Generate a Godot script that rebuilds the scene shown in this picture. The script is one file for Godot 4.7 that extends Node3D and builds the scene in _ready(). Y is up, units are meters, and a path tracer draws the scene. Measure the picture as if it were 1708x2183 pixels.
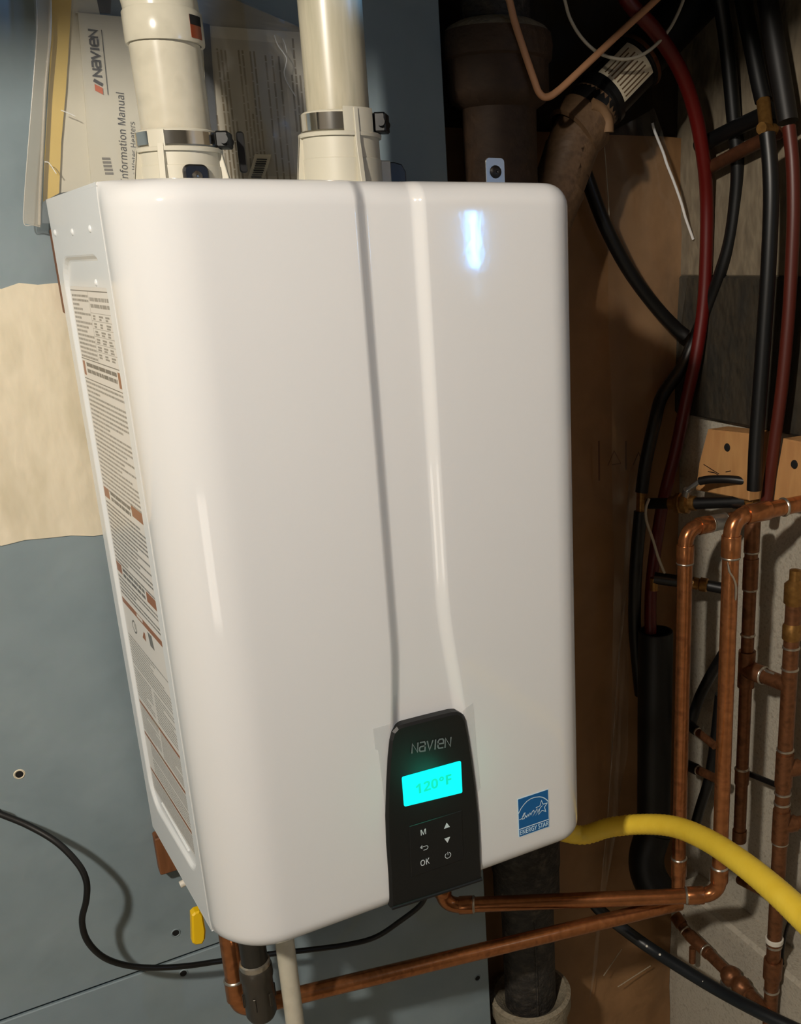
extends Node3D
# A wall-hung tankless water heater in a basement corner, seen close from the left.

class MB:
	var v := PackedVector3Array()
	var n := PackedVector3Array()
	var t := PackedVector2Array()
	func tri(a: Vector3, b: Vector3, c: Vector3, na: Vector3, nb: Vector3, nc: Vector3, ta := Vector2.ZERO, tb := Vector2.ZERO, tc := Vector2.ZERO) -> void:
		var g := (b - a).cross(c - a)
		if g.length_squared() < 1e-18:
			return
		if g.dot(na + nb + nc) > 0.0:
			v.append_array([a, c, b]); n.append_array([na, nc, nb]); t.append_array([ta, tc, tb])
		else:
			v.append_array([a, b, c]); n.append_array([na, nb, nc]); t.append_array([ta, tb, tc])
	func quad(a: Vector3, b: Vector3, c: Vector3, d: Vector3, nn: Vector3) -> void:
		tri(a, b, c, nn, nn, nn, Vector2(0, 1), Vector2(1, 1), Vector2(1, 0))
		tri(a, c, d, nn, nn, nn, Vector2(0, 1), Vector2(1, 0), Vector2(0, 0))
	func grid(p: Array, s := 1.0, wrap := false) -> void:
		var rows := p.size()
		var cols: int = p[0].size()
		var nn := []
		for i in rows:
			var row := PackedVector3Array()
			for j in cols:
				var i0: int = maxi(i - 1, 0)
				var i1: int = mini(i + 1, rows - 1)
				var j0: int = posmod(j - 1, cols - 1) if wrap and j == 0 else maxi(j - 1, 0)
				var j1: int = 1 if wrap and j == cols - 1 else mini(j + 1, cols - 1)
				if wrap and j == 0:
					j0 = cols - 2
				var du: Vector3 = p[i][j1] - p[i][j0]
				var dv: Vector3 = p[i1][j] - p[i0][j]
				row.append(du.cross(dv).normalized() * s)
			nn.append(row)
		for i in rows - 1:
			for j in cols - 1:
				var u0 := float(j) / (cols - 1)
				var u1 := float(j + 1) / (cols - 1)
				var w0 := float(i) / (rows - 1)
				var w1 := float(i + 1) / (rows - 1)
				tri(p[i][j], p[i][j + 1], p[i + 1][j + 1], nn[i][j], nn[i][j + 1], nn[i + 1][j + 1], Vector2(u0, w0), Vector2(u1, w0), Vector2(u1, w1))
				tri(p[i][j], p[i + 1][j + 1], p[i + 1][j], nn[i][j], nn[i + 1][j + 1], nn[i + 1][j], Vector2(u0, w0), Vector2(u1, w1), Vector2(u0, w1))
	func tube(path: Array, rad: float, seg := 16, caps := true, radii := []) -> void:
		var m := path.size()
		var tan := []
		for i in m:
			var a: Vector3 = path[maxi(i - 1, 0)]
			var b: Vector3 = path[mini(i + 1, m - 1)]
			tan.append((b - a).normalized())
		var up: Vector3 = Vector3.UP if absf(tan[0].y) < 0.9 else Vector3.RIGHT
		var side: Vector3 = tan[0].cross(up).normalized()
		var pr := []
		var nr := []
		for i in m:
			side = (side - tan[i] * side.dot(tan[i])).normalized()
			var o: Vector3 = tan[i].cross(side)
			var r: float = radii[i] if radii.size() else rad
			var pp := PackedVector3Array()
			var pn := PackedVector3Array()
			for k in seg + 1:
				var a := TAU * k / seg
				var d := side * cos(a) + o * sin(a)
				pn.append(d)
				pp.append(path[i] + d * r)
			pr.append(pp)
			nr.append(pn)
		for i in m - 1:
			for k in seg:
				tri(pr[i][k], pr[i][k + 1], pr[i + 1][k + 1], nr[i][k], nr[i][k + 1], nr[i + 1][k + 1])
				tri(pr[i][k], pr[i + 1][k + 1], pr[i + 1][k], nr[i][k], nr[i + 1][k + 1], nr[i + 1][k])
		if caps:
			for e in [[0, -1.0], [m - 1, 1.0]]:
				var c: Vector3 = path[e[0]]
				var nn: Vector3 = tan[e[0]] * e[1]
				for k in seg:
					tri(c, pr[e[0]][k], pr[e[0]][k + 1], nn, nn, nn)
	func lathe(o: Vector3, axis: Vector3, prof: Array, seg := 28, a0 := 0.0, a1 := TAU) -> void:
		var ax := axis.normalized()
		var sx := Vector3.RIGHT if absf(ax.y) > 0.9 else ax.cross(Vector3.UP).normalized()
		sx = (sx - ax * sx.dot(ax)).normalized()
		var sz := sx.cross(ax)
		for i in prof.size() - 1:
			var p: Vector2 = prof[i]
			var q: Vector2 = prof[i + 1]
			var e := (q - p)
			if e.length() < 1e-7:
				continue
			var en := Vector2(e.y, -e.x).normalized()
			var pn := en
			var qn := en
			if i > 0:
				var e0: Vector2 = (p - prof[i - 1])
				var n0 := Vector2(e0.y, -e0.x).normalized()
				if n0.dot(en) > 0.75:
					pn = (n0 + en).normalized()
			if i < prof.size() - 2:
				var e2: Vector2 = (prof[i + 2] - q)
				var n2 := Vector2(e2.y, -e2.x).normalized()
				if n2.dot(en) > 0.75:
					qn = (n2 + en).normalized()
			for k in seg:
				var b0 := a0 + (a1 - a0) * k / seg
				var b1 := a0 + (a1 - a0) * (k + 1) / seg
				var d0 := sx * cos(b0) + sz * sin(b0)
				var d1 := sx * cos(b1) + sz * sin(b1)
				var A := o + d0 * p.x + ax * p.y
				var B := o + d1 * p.x + ax * p.y
				var C := o + d1 * q.x + ax * q.y
				var D := o + d0 * q.x + ax * q.y
				tri(A, B, C, d0 * pn.x + ax * pn.y, d1 * pn.x + ax * pn.y, d1 * qn.x + ax * qn.y)
				tri(A, C, D, d0 * pn.x + ax * pn.y, d1 * qn.x + ax * qn.y, d0 * qn.x + ax * qn.y)
	func prism(poly: PackedVector2Array, h: float, bev: float, x: Transform3D, back := true) -> void:
		# outline in the x-y plane of x, from z = -h to z = 0, edges of the front bevelled
		var pl := poly
		if Geometry2D.is_polygon_clockwise(pl):
			pl = PackedVector2Array(pl)
			pl.reverse()
		var inner := pl
		if bev > 0.0:
			inner = PackedVector2Array()
			var m := pl.size()
			for i in m:
				var e0 := (pl[i] - pl[(i + m - 1) % m]).normalized()
				var e1 := (pl[(i + 1) % m] - pl[i]).normalized()
				var n0 := Vector2(-e0.y, e0.x)
				var n1 := Vector2(-e1.y, e1.x)
				var k := (n0 + n1) / maxf(0.5, 1.0 + n0.dot(n1))
				inner.append(pl[i] + k * bev)
		var nz := x.basis.z.normalized()
		var idx := Geometry2D.triangulate_polygon(inner)
		var lo := pl[0]
		var hi := pl[0]
		for p in pl:
			lo = lo.min(p)
			hi = hi.max(p)
		var uv := func(p: Vector2) -> Vector2: return Vector2((p.x - lo.x) / (hi.x - lo.x), (hi.y - p.y) / (hi.y - lo.y))
		for i in range(0, idx.size(), 3):
			var a := inner[idx[i]]
			var b := inner[idx[i + 1]]
			var c := inner[idx[i + 2]]
			tri(x * Vector3(a.x, a.y, 0), x * Vector3(b.x, b.y, 0), x * Vector3(c.x, c.y, 0), nz, nz, nz, uv.call(a), uv.call(b), uv.call(c))
			if back:
				tri(x * Vector3(a.x, a.y, -h), x * Vector3(b.x, b.y, -h), x * Vector3(c.x, c.y, -h), -nz, -nz, -nz)
		var m2 := pl.size()
		for i in m2:
			var j := (i + 1) % m2
			var e := (pl[j] - pl[i]).normalized()
			var so := (x.basis * Vector3(e.y, -e.x, 0)).normalized()
			quad(x * Vector3(pl[i].x, pl[i].y, -h), x * Vector3(pl[j].x, pl[j].y, -h), x * Vector3(pl[j].x, pl[j].y, -bev), x * Vector3(pl[i].x, pl[i].y, -bev), so)
			if bev > 0.0:
				var bo := (so + nz).normalized()
				quad(x * Vector3(pl[i].x, pl[i].y, -bev), x * Vector3(pl[j].x, pl[j].y, -bev), x * Vector3(inner[j].x, inner[j].y, 0), x * Vector3(inner[i].x, inner[i].y, 0), bo)
	func box(c: Vector3, s: Vector3, bev := 0.0, b := Basis.IDENTITY) -> void:
		var h := s / 2.0
		var pl := PackedVector2Array([Vector2(-h.x, -h.y), Vector2(h.x, -h.y), Vector2(h.x, h.y), Vector2(-h.x, h.y)])
		if bev > 0.0:
			pl = PackedVector2Array([Vector2(-h.x + bev, -h.y), Vector2(h.x - bev, -h.y), Vector2(h.x, -h.y + bev), Vector2(h.x, h.y - bev), Vector2(h.x - bev, h.y), Vector2(-h.x + bev, h.y), Vector2(-h.x, h.y - bev), Vector2(-h.x, -h.y + bev)])
		prism(pl, s.z, bev, Transform3D(b, c + b * Vector3(0, 0, h.z)))
	func ribbon(pts: Array, w: float, x: Transform3D, h := 0.0004) -> void:
		# a stroke of width w through 2D points, standing h proud of the plane of x
		var nz := x.basis.z.normalized()
		var m := pts.size()
		var l := []
		var r := []
		for i in m:
			var p: Vector2 = pts[i]
			var e0: Vector2 = (p - pts[i - 1]).normalized() if i > 0 else (pts[1] - p).normalized()
			var e1: Vector2 = (pts[i + 1] - p).normalized() if i < m - 1 else e0
			var n0 := Vector2(-e0.y, e0.x)
			var n1 := Vector2(-e1.y, e1.x)
			var k := (n0 + n1) / maxf(0.35, 1.0 + n0.dot(n1)) * w / 2.0
			var ext := Vector2.ZERO
			if i == 0:
				ext = -e0 * w * 0.35
			if i == m - 1:
				ext = e0 * w * 0.35
			l.append(p + k + ext)
			r.append(p - k + ext)
		for i in m - 1:
			var A: Vector3 = x * Vector3(l[i].x, l[i].y, h)
			var B: Vector3 = x * Vector3(r[i].x, r[i].y, h)
			var C: Vector3 = x * Vector3(r[i + 1].x, r[i + 1].y, h)
			var D: Vector3 = x * Vector3(l[i + 1].x, l[i + 1].y, h)
			quad(A, B, C, D, nz)
	func mesh(off: Vector3) -> ArrayMesh:
		var a := []
		a.resize(Mesh.ARRAY_MAX)
		var vv := PackedVector3Array()
		vv.resize(v.size())
		for i in v.size():
			vv[i] = v[i] - off
		a[Mesh.ARRAY_VERTEX] = vv
		a[Mesh.ARRAY_NORMAL] = n
		a[Mesh.ARRAY_TEX_UV] = t
		var am := ArrayMesh.new()
		am.add_surface_from_arrays(Mesh.PRIMITIVE_TRIANGLES, a)
		return am

var taken := {}
var M := {}

func numbered(called: String) -> String:
	taken[called] = taken.get(called, -1) + 1
	return called if taken[called] == 0 else "%s_%03d" % [called, taken[called]]

func metas(o: Node, label: String, category: String, group := "") -> void:
	o.set_meta("label", label)
	o.set_meta("category", category)
	if group:
		o.set_meta("group", group)

# a Node3D at the base of a thing; its children are the parts
func thing(called: String, label: String, category: String, at: Vector3, group := "") -> Node3D:
	var o := Node3D.new()
	o.name = numbered(called)
	add_child(o)
	o.position = at
	metas(o, label, category, group)
	return o

func origin_of(o: Node) -> Vector3:
	var p := Vector3.ZERO
	while o is Node3D and o != self:
		p += o.position
		o = o.get_parent()
	return p

func part(called: String, b: MB, m: Material, root: Node3D, label := "") -> MeshInstance3D:
	var o := MeshInstance3D.new()
	o.name = called
	o.mesh = b.mesh(origin_of(root))
	o.material_override = m
	root.add_child(o, true)
	if label:
		o.set_meta("label", label)
	return o

# a thing that is one mesh
func single(called: String, b: MB, m: Material, label: String, category: String, at: Vector3, group := "") -> MeshInstance3D:
	var o := MeshInstance3D.new()
	o.name = numbered(called)
	o.mesh = b.mesh(at)
	o.position = at
	o.material_override = m
	add_child(o)
	metas(o, label, category, group)
	return o

func struct(called: String, b: MB, m: Material) -> MeshInstance3D:
	var o := MeshInstance3D.new()
	o.name = called
	o.mesh = b.mesh(Vector3.ZERO)
	o.material_override = m
	add_child(o)
	o.set_meta("kind", "structure")
	return o

func words(called: String, text: String, cap: float, x: Transform3D, m: Material, root: Node3D, mono := false, squeeze := 1.0, bold := 400) -> void:
	var f := SystemFont.new()
	f.font_names = PackedStringArray(["Droid Sans Mono" if mono else "Droid Sans"])
	f.font_weight = bold
	var tm := TextMesh.new()
	tm.font = f
	tm.text = text
	tm.font_size = 64
	tm.pixel_size = cap / (64.0 * 0.72)
	tm.depth = 0.0003
	tm.curve_step = 2.0
	var o := MeshInstance3D.new()
	o.name = called
	o.mesh = tm
	o.material_override = m
	root.add_child(o, true)
	o.transform = Transform3D(x.basis * Basis.from_scale(Vector3(squeeze, 1, 1)), x.origin - origin_of(root))

# ---- paths
func smooth(p: Array, per := 8) -> Array:
	var out := []
	for i in p.size() - 1:
		var a: Vector3 = p[maxi(i - 1, 0)]
		var b: Vector3 = p[i]
		var c: Vector3 = p[i + 1]
		var d: Vector3 = p[mini(i + 2, p.size() - 1)]
		for k in per:
			out.append(b.cubic_interpolate(c, a, d, float(k) / per))
	out.append(p[-1])
	return out

func bent(p: Array, r: float, per := 9) -> Array:
	var out := [p[0]]
	for i in range(1, p.size() - 1):
		var a: Vector3 = p[i] + (p[i - 1] - p[i]).normalized() * r
		var b: Vector3 = p[i] + (p[i + 1] - p[i]).normalized() * r
		for k in per + 1:
			var s := float(k) / per
			out.append(a.lerp(p[i], s).lerp(p[i].lerp(b, s), s))
	out.append(p[-1])
	return out

func T(o: Vector3, z := Vector3.BACK, up := Vector3.UP) -> Transform3D:
	var zz := z.normalized()
	var xx := up.cross(zz).normalized()
	return Transform3D(Basis(xx, zz.cross(xx), zz), o)

func rrect(w: float, h: float, r: float, per := 5) -> PackedVector2Array:
	var out := PackedVector2Array()
	for c in [[w / 2 - r, h / 2 - r, 0.0], [-w / 2 + r, h / 2 - r, PI / 2], [-w / 2 + r, -h / 2 + r, PI], [w / 2 - r, -h / 2 + r, PI * 1.5]]:
		for k in per + 1:
			var a: float = c[2] + PI / 2 * k / per
			out.append(Vector2(c[0] + cos(a) * r, c[1] + sin(a) * r))
	return out

# ---- materials
func mat(c: Color, rough := 0.6, metal := 0.0) -> StandardMaterial3D:
	var m := StandardMaterial3D.new()
	m.albedo_color = c
	m.roughness = rough
	m.metallic = metal
	return m

func noise_tex(seed_: int, freq: float, cols: Array, size := 256, octaves := 4, kind := FastNoiseLite.TYPE_SIMPLEX_SMOOTH, normal := false, bump := 4.0) -> NoiseTexture2D:
	var f := FastNoiseLite.new()
	f.seed = seed_
	f.noise_type = kind
	f.frequency = freq
	f.fractal_octaves = octaves
	var t := NoiseTexture2D.new()
	t.width = size
	t.height = size
	t.seamless = true
	t.noise = f
	if normal:
		t.as_normal_map = true
		t.bump_strength = bump
	elif cols.size():
		var g := Gradient.new()
		var offs := PackedFloat32Array()
		for i in cols.size():
			offs.append(float(i) / (cols.size() - 1))
		g.offsets = offs
		g.colors = PackedColorArray(cols)
		t.color_ramp = g
	return t

func mottled(seed_: int, cols: Array, repeat: float, rough: float, metal := 0.0, freq := 0.02, bump := 0.0, stretch := Vector3.ONE) -> StandardMaterial3D:
	var m := mat(Color.WHITE, rough, metal)
	m.albedo_texture = noise_tex(seed_, freq, cols)
	m.uv1_triplanar = true
	m.uv1_world_triplanar = true
	m.uv1_scale = stretch / repeat
	if bump > 0.0:
		m.normal_enabled = true
		m.normal_texture = noise_tex(seed_ + 50, freq * 2.5, [], 256, 4, FastNoiseLite.TYPE_SIMPLEX_SMOOTH, true, 6.0)
		m.normal_scale = bump
	return m

func clear(c: Color, a: float, rough := 0.12) -> StandardMaterial3D:
	var m := mat(Color(c.r, c.g, c.b, a), rough)
	m.transparency = BaseMaterial3D.TRANSPARENCY_ALPHA
	return m

func glow(c: Color, e: float) -> StandardMaterial3D:
	var m := mat(Color.BLACK, 0.4)
	m.emission_enabled = true
	m.emission = c
	m.emission_energy_multiplier = e
	return m

func printed(im: Image, rough := 0.4) -> StandardMaterial3D:
	var m := mat(Color.WHITE, rough)
	m.albedo_texture = ImageTexture.create_from_image(im)
	m.texture_repeat = false
	return m

# rows of small print: dashes of ink in word lengths
func print_lines(im: Image, x0: int, y0: int, x1: int, y1: int, step: int, thick: int, ink: Color, rng: RandomNumberGenerator, ragged := 0.25) -> void:
	var y := y0
	while y + thick <= y1:
		var end := x1
		if rng.randf() < ragged:
			end = x0 + int((x1 - x0) * rng.randf_range(0.35, 0.9))
		var x := x0
		while x < end:
			var w := mini(rng.randi_range(thick * 2, thick * 8), end - x)
			var c := ink.lerp(Color.WHITE, rng.randf_range(0.0, 0.18))
			im.fill_rect(Rect2i(x, y, w, thick), c)
			x += w + maxi(1, thick / 2)
		y += step

func letters(mb: MB, x: Transform3D, h: float, w: float, gap: float, stroke: float) -> void:
	# the maker's lettering: N a V I e N, all of one height
	var g := [
		[[Vector2(0, 0), Vector2(0, 1), Vector2(1, 0), Vector2(1, 1)]],
		[[Vector2(0.08, 1), Vector2(0.8, 1), Vector2(1, 0.82), Vector2(1, 0), Vector2(0.22, 0), Vector2(0, 0.12), Vector2(0, 0.42), Vector2(0.22, 0.54), Vector2(1, 0.54)]],
		[[Vector2(0, 1), Vector2(0.5, 0), Vector2(1, 1)]],
		[[Vector2(0.5, 0), Vector2(0.5, 1)]],
		[[Vector2(0, 0.5), Vector2(1, 0.5), Vector2(1, 0.8), Vector2(0.8, 1), Vector2(0.22, 1), Vector2(0, 0.8), Vector2(0, 0.2), Vector2(0.22, 0), Vector2(0.95, 0)]],
		[[Vector2(0, 0), Vector2(0, 1), Vector2(1, 0), Vector2(1, 1)]],
	]
	var cx := 0.0
	for k in g.size():
		var ww := w * (0.3 if k == 3 else 1.0)
		for s in g[k]:
			var pts := []
			for p in s:
				pts.append(Vector2(cx + (ww / 2.0 if k == 3 else p.x * ww), p.y * h))
			mb.ribbon(pts, stroke, x)
		cx += ww + gap

func _ready() -> void:
	# camera: a crop of a wider frame, so the lens is shifted
	var cam := Camera3D.new()
	cam.name = "camera"
	add_child(cam)
	cam.projection = Camera3D.PROJECTION_FRUSTUM
	cam.near = 0.05
	cam.far = 30.0
	cam.size = 0.052983
	cam.frustum_offset = Vector2(-0.007280, 0.002670)
	cam.transform = Transform3D(Basis(Vector3(0.861857, -0.025667, 0.506502), Vector3(0.175388, 0.952180, -0.250186), Vector3(-0.475859, 0.304459, 0.825144)), Vector3(-0.09532, 1.74657, 1.14780))
	cam.current = true
	var env := Environment.new()
	env.background_mode = Environment.BG_COLOR
	env.background_color = Color(0.02, 0.02, 0.022)
	env.tonemap_mode = Environment.TONE_MAPPER_LINEAR
	env.tonemap_exposure = 1.08
	env.sdfgi_enabled = true
	env.ssao_enabled = true
	env.ssil_enabled = true
	var we := WorldEnvironment.new()
	we.name = "environment"
	we.environment = env
	add_child(we)
	materials()
	lamp(Vector3(-0.8, 2.4, 1.22), 2.2)
	fill_lamp(Vector3(-1.3, 0.9, 1.9), 2.3)
	blue_accent(Vector3(0.80, 2.03, 0.62), Vector3(0.30, 2.015, 0.19))
	window_light()
	room()
	heater()
	vents()
	papers()
	left_bottom()
	back_recess()
	right_wall()

func lamp(at: Vector3, energy: float) -> void:
	var o := thing("ceiling_lamp", "bare round bulb in a white porcelain holder under the ceiling", "lamp", at)
	var b := MB.new()
	b.lathe(at, Vector3.UP, [Vector2(0, -0.045), Vector2(0.022, -0.04), Vector2(0.037, -0.026), Vector2(0.045, 0), Vector2(0.04, 0.022), Vector2(0.024, 0.05), Vector2(0.018, 0.07), Vector2(0, 0.07)], 24)
	part("bulb", b, glow(Color(1, 0.88, 0.7), 30.0), o)
	var h := MB.new()
	h.lathe(at, Vector3.UP, [Vector2(0, 0.07), Vector2(0.022, 0.07), Vector2(0.026, 0.12), Vector2(0.05, 0.14), Vector2(0.055, 0.35), Vector2(0, 0.35)], 24)
	part("holder", h, mat(Color(0.85, 0.85, 0.82), 0.4), o)
	var l := OmniLight3D.new()
	l.name = "bulb_light"
	l.light_color = Color(1, 0.972, 0.925)
	l.light_energy = energy
	l.light_size = 0.042
	l.omni_range = 12.0
	l.omni_attenuation = 2.0
	l.shadow_enabled = true
	o.add_child(l)

func blue_accent(at: Vector3, aim: Vector3) -> void:
	# added unseen spot, lays blue light on the top of the straight vent pipe
	var o := thing("added_blue_spot", "added blue spot out of view that tints the straight vent pipe", "lamp", at)
	var d := (aim - at).normalized()
	var b := MB.new()
	b.lathe(at, d, [Vector2(0, 0.0), Vector2(0.02, 0.0)], 20)
	part("lens", b, glow(Color(0.35, 0.65, 1.0), 4.0), o)
	b = MB.new()
	b.lathe(at, d, [Vector2(0, -0.08), Vector2(0.024, -0.08), Vector2(0.024, 0.01), Vector2(0.02, 0.01), Vector2(0.02, -0.002)], 20)
	b.box(at - d * 0.04 + Vector3(0.045, 0, 0), Vector3(0.09, 0.02, 0.02), 0.002)
	part("housing", b, mat(Color(0.1, 0.1, 0.1)), o)
	var l := SpotLight3D.new()
	l.name = "blue_beam"
	l.light_color = Color(0.40, 0.70, 1.0)
	l.light_energy = 0.42
	l.light_size = 0.015
	l.spot_angle = 5.0
	l.spot_angle_attenuation = 1.0
	l.spot_range = 4.0
	l.spot_attenuation = 2.0
	l.shadow_enabled = true
	l.transform = T(d * 0.012, -d)
	o.add_child(l)

func fill_lamp(at: Vector3, energy: float) -> void:
	# fill light added low behind the camera, shaped as a panel on a stand
	var o := thing("added_fill", "added fill light panel on a stand behind the viewpoint", "lamp", Vector3(at.x, 0, at.z))
	var face := Vector3(1.2, 0.25, -1.6).normalized()
	var x := T(at, face)
	var b := MB.new()
	b.prism(rrect(0.5, 0.4, 0.02, 3), 0.004, 0.0, x)
	part("diffuser", b, glow(Color(1, 0.95, 0.88), 1.5), o)
	b = MB.new()
	b.prism(rrect(0.54, 0.44, 0.03, 3), 0.05, 0.004, x * Transform3D(Basis.IDENTITY, Vector3(0, 0, -0.005)))
	part("housing", b, M.get("darkplastic", mat(Color(0.05, 0.05, 0.05))), o)
	b = MB.new()
	b.tube([at - face * 0.05 - Vector3(0, 0.2, 0), Vector3(at.x - face.x * 0.05, 0.0, at.z - face.z * 0.05)], 0.014, 12)
	part("stand", b, mat(Color(0.1, 0.1, 0.1)), o)
	var l := AreaLight3D.new()
	l.name = "added_fill_glow"
	l.area_size = Vector2(0.5, 0.4)
	l.light_color = Color(1, 0.972, 0.925)
	l.light_energy = energy
	l.area_range = 9.0
	l.shadow_enabled = true
	l.transform = T(at + face * 0.01 - o.position, face)
	o.add_child(l)

func window_light() -> void:
	# a slim basement window high in the right-hand wall, out of the picture
	var w := Node3D.new()
	w.name = "window_1"
	w.set_meta("kind", "structure")
	add_child(w)
	var b := MB.new()
	b.box(Vector3(0.877, 1.80, 1.435), Vector3(0.01, 0.15, 0.016))
	part("pane", b, glow(Color(0.55, 0.78, 1.0), 6.0), w)
	b = MB.new()
	b.box(Vector3(0.877, 1.682, 1.435), Vector3(0.01, 0.035, 0.020))
	part("pane", b, glow(Color(0.65, 0.82, 1.0), 5.0), w)
	var f := MB.new()
	for y in [1.895, 1.712, 1.645]:
		f.box(Vector3(0.885, y, 1.435), Vector3(0.03, 0.026, 0.08), 0.003)
	for z in [1.405, 1.465]:
		f.box(Vector3(0.885, 1.77, z), Vector3(0.03, 0.28, 0.022), 0.003)
	part("frame", f, mat(Color(0.7, 0.7, 0.68), 0.5), w)
	var l := AreaLight3D.new()
	l.name = "daylight"
	l.area_size = Vector2(0.016, 0.15)
	l.light_color = Color(0.4, 0.7, 1.0)
	l.light_energy = 0.2
	l.area_range = 8.0
	l.shadow_enabled = true
	l.transform = T(Vector3(0.870, 1.80, 1.435), Vector3(1, 0, 0))
	w.add_child(l)

func materials() -> void:
	M.white = mat(Color(0.865, 0.867, 0.865), 0.07)
	M.white.normal_enabled = true
	M.white.normal_texture = noise_tex(5, 0.05, [], 256, 2, FastNoiseLite.TYPE_SIMPLEX_SMOOTH, true, 2.0)
	M.white.normal_scale = 0.012
	M.white.uv1_triplanar = true
	M.white.uv1_world_triplanar = true
	M.white.uv1_scale = Vector3(9, 9, 9)
	M.steel = mat(Color(0.87, 0.885, 0.89), 0.3)
	M.black = mat(Color(0.04, 0.045, 0.045), 0.5)
	M.pad = mat(Color(0.06, 0.065, 0.07), 0.4)
	M.mark = mat(Color(0.80, 0.82, 0.84), 0.5)
	M.logo = mat(Color(0.42, 0.43, 0.44), 0.4)
	M.lcd = glow(Color(0, 1, 0.965), 1.1)
	M.lcdtext = glow(Color(0.02, 0.86, 0.7), 1.0)
	M.blue = mat(Color(0.03, 0.36, 0.60), 0.4)
	M.pale = mat(Color(0.80, 0.90, 0.96), 0.4)
	M.paint = mottled(11, [Color(0.465, 0.525, 0.55), Color(0.50, 0.557, 0.58), Color(0.525, 0.58, 0.60)], 0.55, 0.62, 0.0, 0.012, 0.08)
	M.mud = mottled(12, [Color(0.79, 0.75, 0.65), Color(0.865, 0.825, 0.735), Color(0.835, 0.795, 0.70)], 0.3, 0.85, 0.0, 0.02, 0.12, Vector3(1, 0.35, 1))
	M.pvc = mottled(13, [Color(0.72, 0.695, 0.62), Color(0.79, 0.765, 0.69), Color(0.76, 0.735, 0.66)], 0.2, 0.2, 0.0, 0.02)
	M.pvcgrey = mottled(14, [Color(0.66, 0.64, 0.55), Color(0.76, 0.73, 0.64), Color(0.70, 0.67, 0.58)], 0.2, 0.3, 0.0, 0.02, 0.0, Vector3(3, 0.3, 3))
	M.collar = mat(Color(0.80, 0.78, 0.71), 0.38)
	M.chrome = mat(Color(0.85, 0.84, 0.82), 0.12, 1.0)
	M.zinc = mat(Color(0.62, 0.62, 0.61), 0.35, 0.85)
	M.darkplastic = mat(Color(0.05, 0.05, 0.055), 0.4)
	M.screwmetal = mat(Color(0.5, 0.49, 0.46), 0.3, 0.9)
	M.copper = mottled(15, [Color(0.50, 0.31, 0.19), Color(0.72, 0.47, 0.30), Color(0.62, 0.40, 0.24), Color(0.78, 0.52, 0.34)], 0.12, 0.25, 0.8, 0.016, 0.06)
	M.oldcopper = mottled(16, [Color(0.33, 0.21, 0.13), Color(0.53, 0.35, 0.23), Color(0.43, 0.28, 0.18)], 0.1, 0.42, 0.7, 0.02, 0.1)
	M.solder = mat(Color(0.74, 0.71, 0.66), 0.3, 0.9)
	M.brass = mottled(17, [Color(0.50, 0.36, 0.18), Color(0.66, 0.49, 0.27)], 0.06, 0.38, 0.75, 0.03)
	M.rubber = mat(Color(0.035, 0.037, 0.040), 0.42)
	M.cable = mat(Color(0.03, 0.03, 0.03), 0.45)
	M.red = mat(Color(0.34, 0.035, 0.022), 0.42)
	M.redbrown = mat(Color(0.30, 0.10, 0.06), 0.45)
	M.brownpipe = mottled(18, [Color(0.26, 0.15, 0.09), Color(0.36, 0.22, 0.14)], 0.1, 0.45, 0.3, 0.02)
	M.yellow = mottled(19, [Color(0.94, 0.79, 0.22), Color(0.98, 0.85, 0.30)], 0.15, 0.42, 0.0, 0.02)
	M.handle = mat(Color(0.93, 0.76, 0.05), 0.4)
	M.kraft = mottled(20, [Color(0.52, 0.39, 0.255), Color(0.60, 0.45, 0.30), Color(0.56, 0.42, 0.275)], 0.5, 0.6, 0.0, 0.012, 0.15)
	M.concrete = mottled(21, [Color(0.57, 0.54, 0.48), Color(0.70, 0.67, 0.61), Color(0.64, 0.61, 0.55)], 0.25, 0.92, 0.0, 0.09, 0.12)
	M.bandshade = mottled(22, [Color(0.10, 0.095, 0.075), Color(0.20, 0.17, 0.12), Color(0.13, 0.12, 0.10)], 0.4, 0.9, 0.0, 0.03, 0.4, Vector3(1, 0.4, 1))  # dark tones that hold the shade across the right wall
	M.rim = mottled(33, [Color(0.39, 0.345, 0.28), Color(0.48, 0.435, 0.36), Color(0.34, 0.30, 0.245)], 0.3, 0.9, 0.0, 0.03, 0.2, Vector3(1, 0.4, 1))  # tone lowered to carry shade high on the right wall
	M.wood = mottled(23, [Color(0.66, 0.47, 0.28), Color(0.76, 0.57, 0.36), Color(0.70, 0.50, 0.31)], 0.15, 0.7, 0.0, 0.015, 0.1, Vector3(1, 0.15, 1))
	M.darkwood = mottled(24, [Color(0.34, 0.205, 0.11), Color(0.48, 0.30, 0.17), Color(0.40, 0.25, 0.135)], 0.12, 0.6, 0.0, 0.02, 0.1, Vector3(1, 0.2, 1))
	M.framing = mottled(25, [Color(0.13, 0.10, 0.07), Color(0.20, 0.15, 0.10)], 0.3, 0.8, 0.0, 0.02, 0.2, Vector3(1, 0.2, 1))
	M.iron = mottled(26, [Color(0.10, 0.095, 0.09), Color(0.17, 0.155, 0.14), Color(0.36, 0.33, 0.29)], 0.15, 0.7, 0.0, 0.03, 0.5)
	M.ironbrown = mottled(27, [Color(0.20, 0.14, 0.09), Color(0.28, 0.20, 0.13)], 0.15, 0.7, 0.0, 0.02, 0.3)
	M.hub = mottled(28, [Color(0.42, 0.38, 0.31), Color(0.58, 0.54, 0.46), Color(0.50, 0.46, 0.38)], 0.12, 0.8, 0.0, 0.03, 0.4)
	M.paper = mat(Color(0.81, 0.785, 0.71), 0.6)
	M.navy = mat(Color(0.10, 0.14, 0.19), 0.5)
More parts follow.
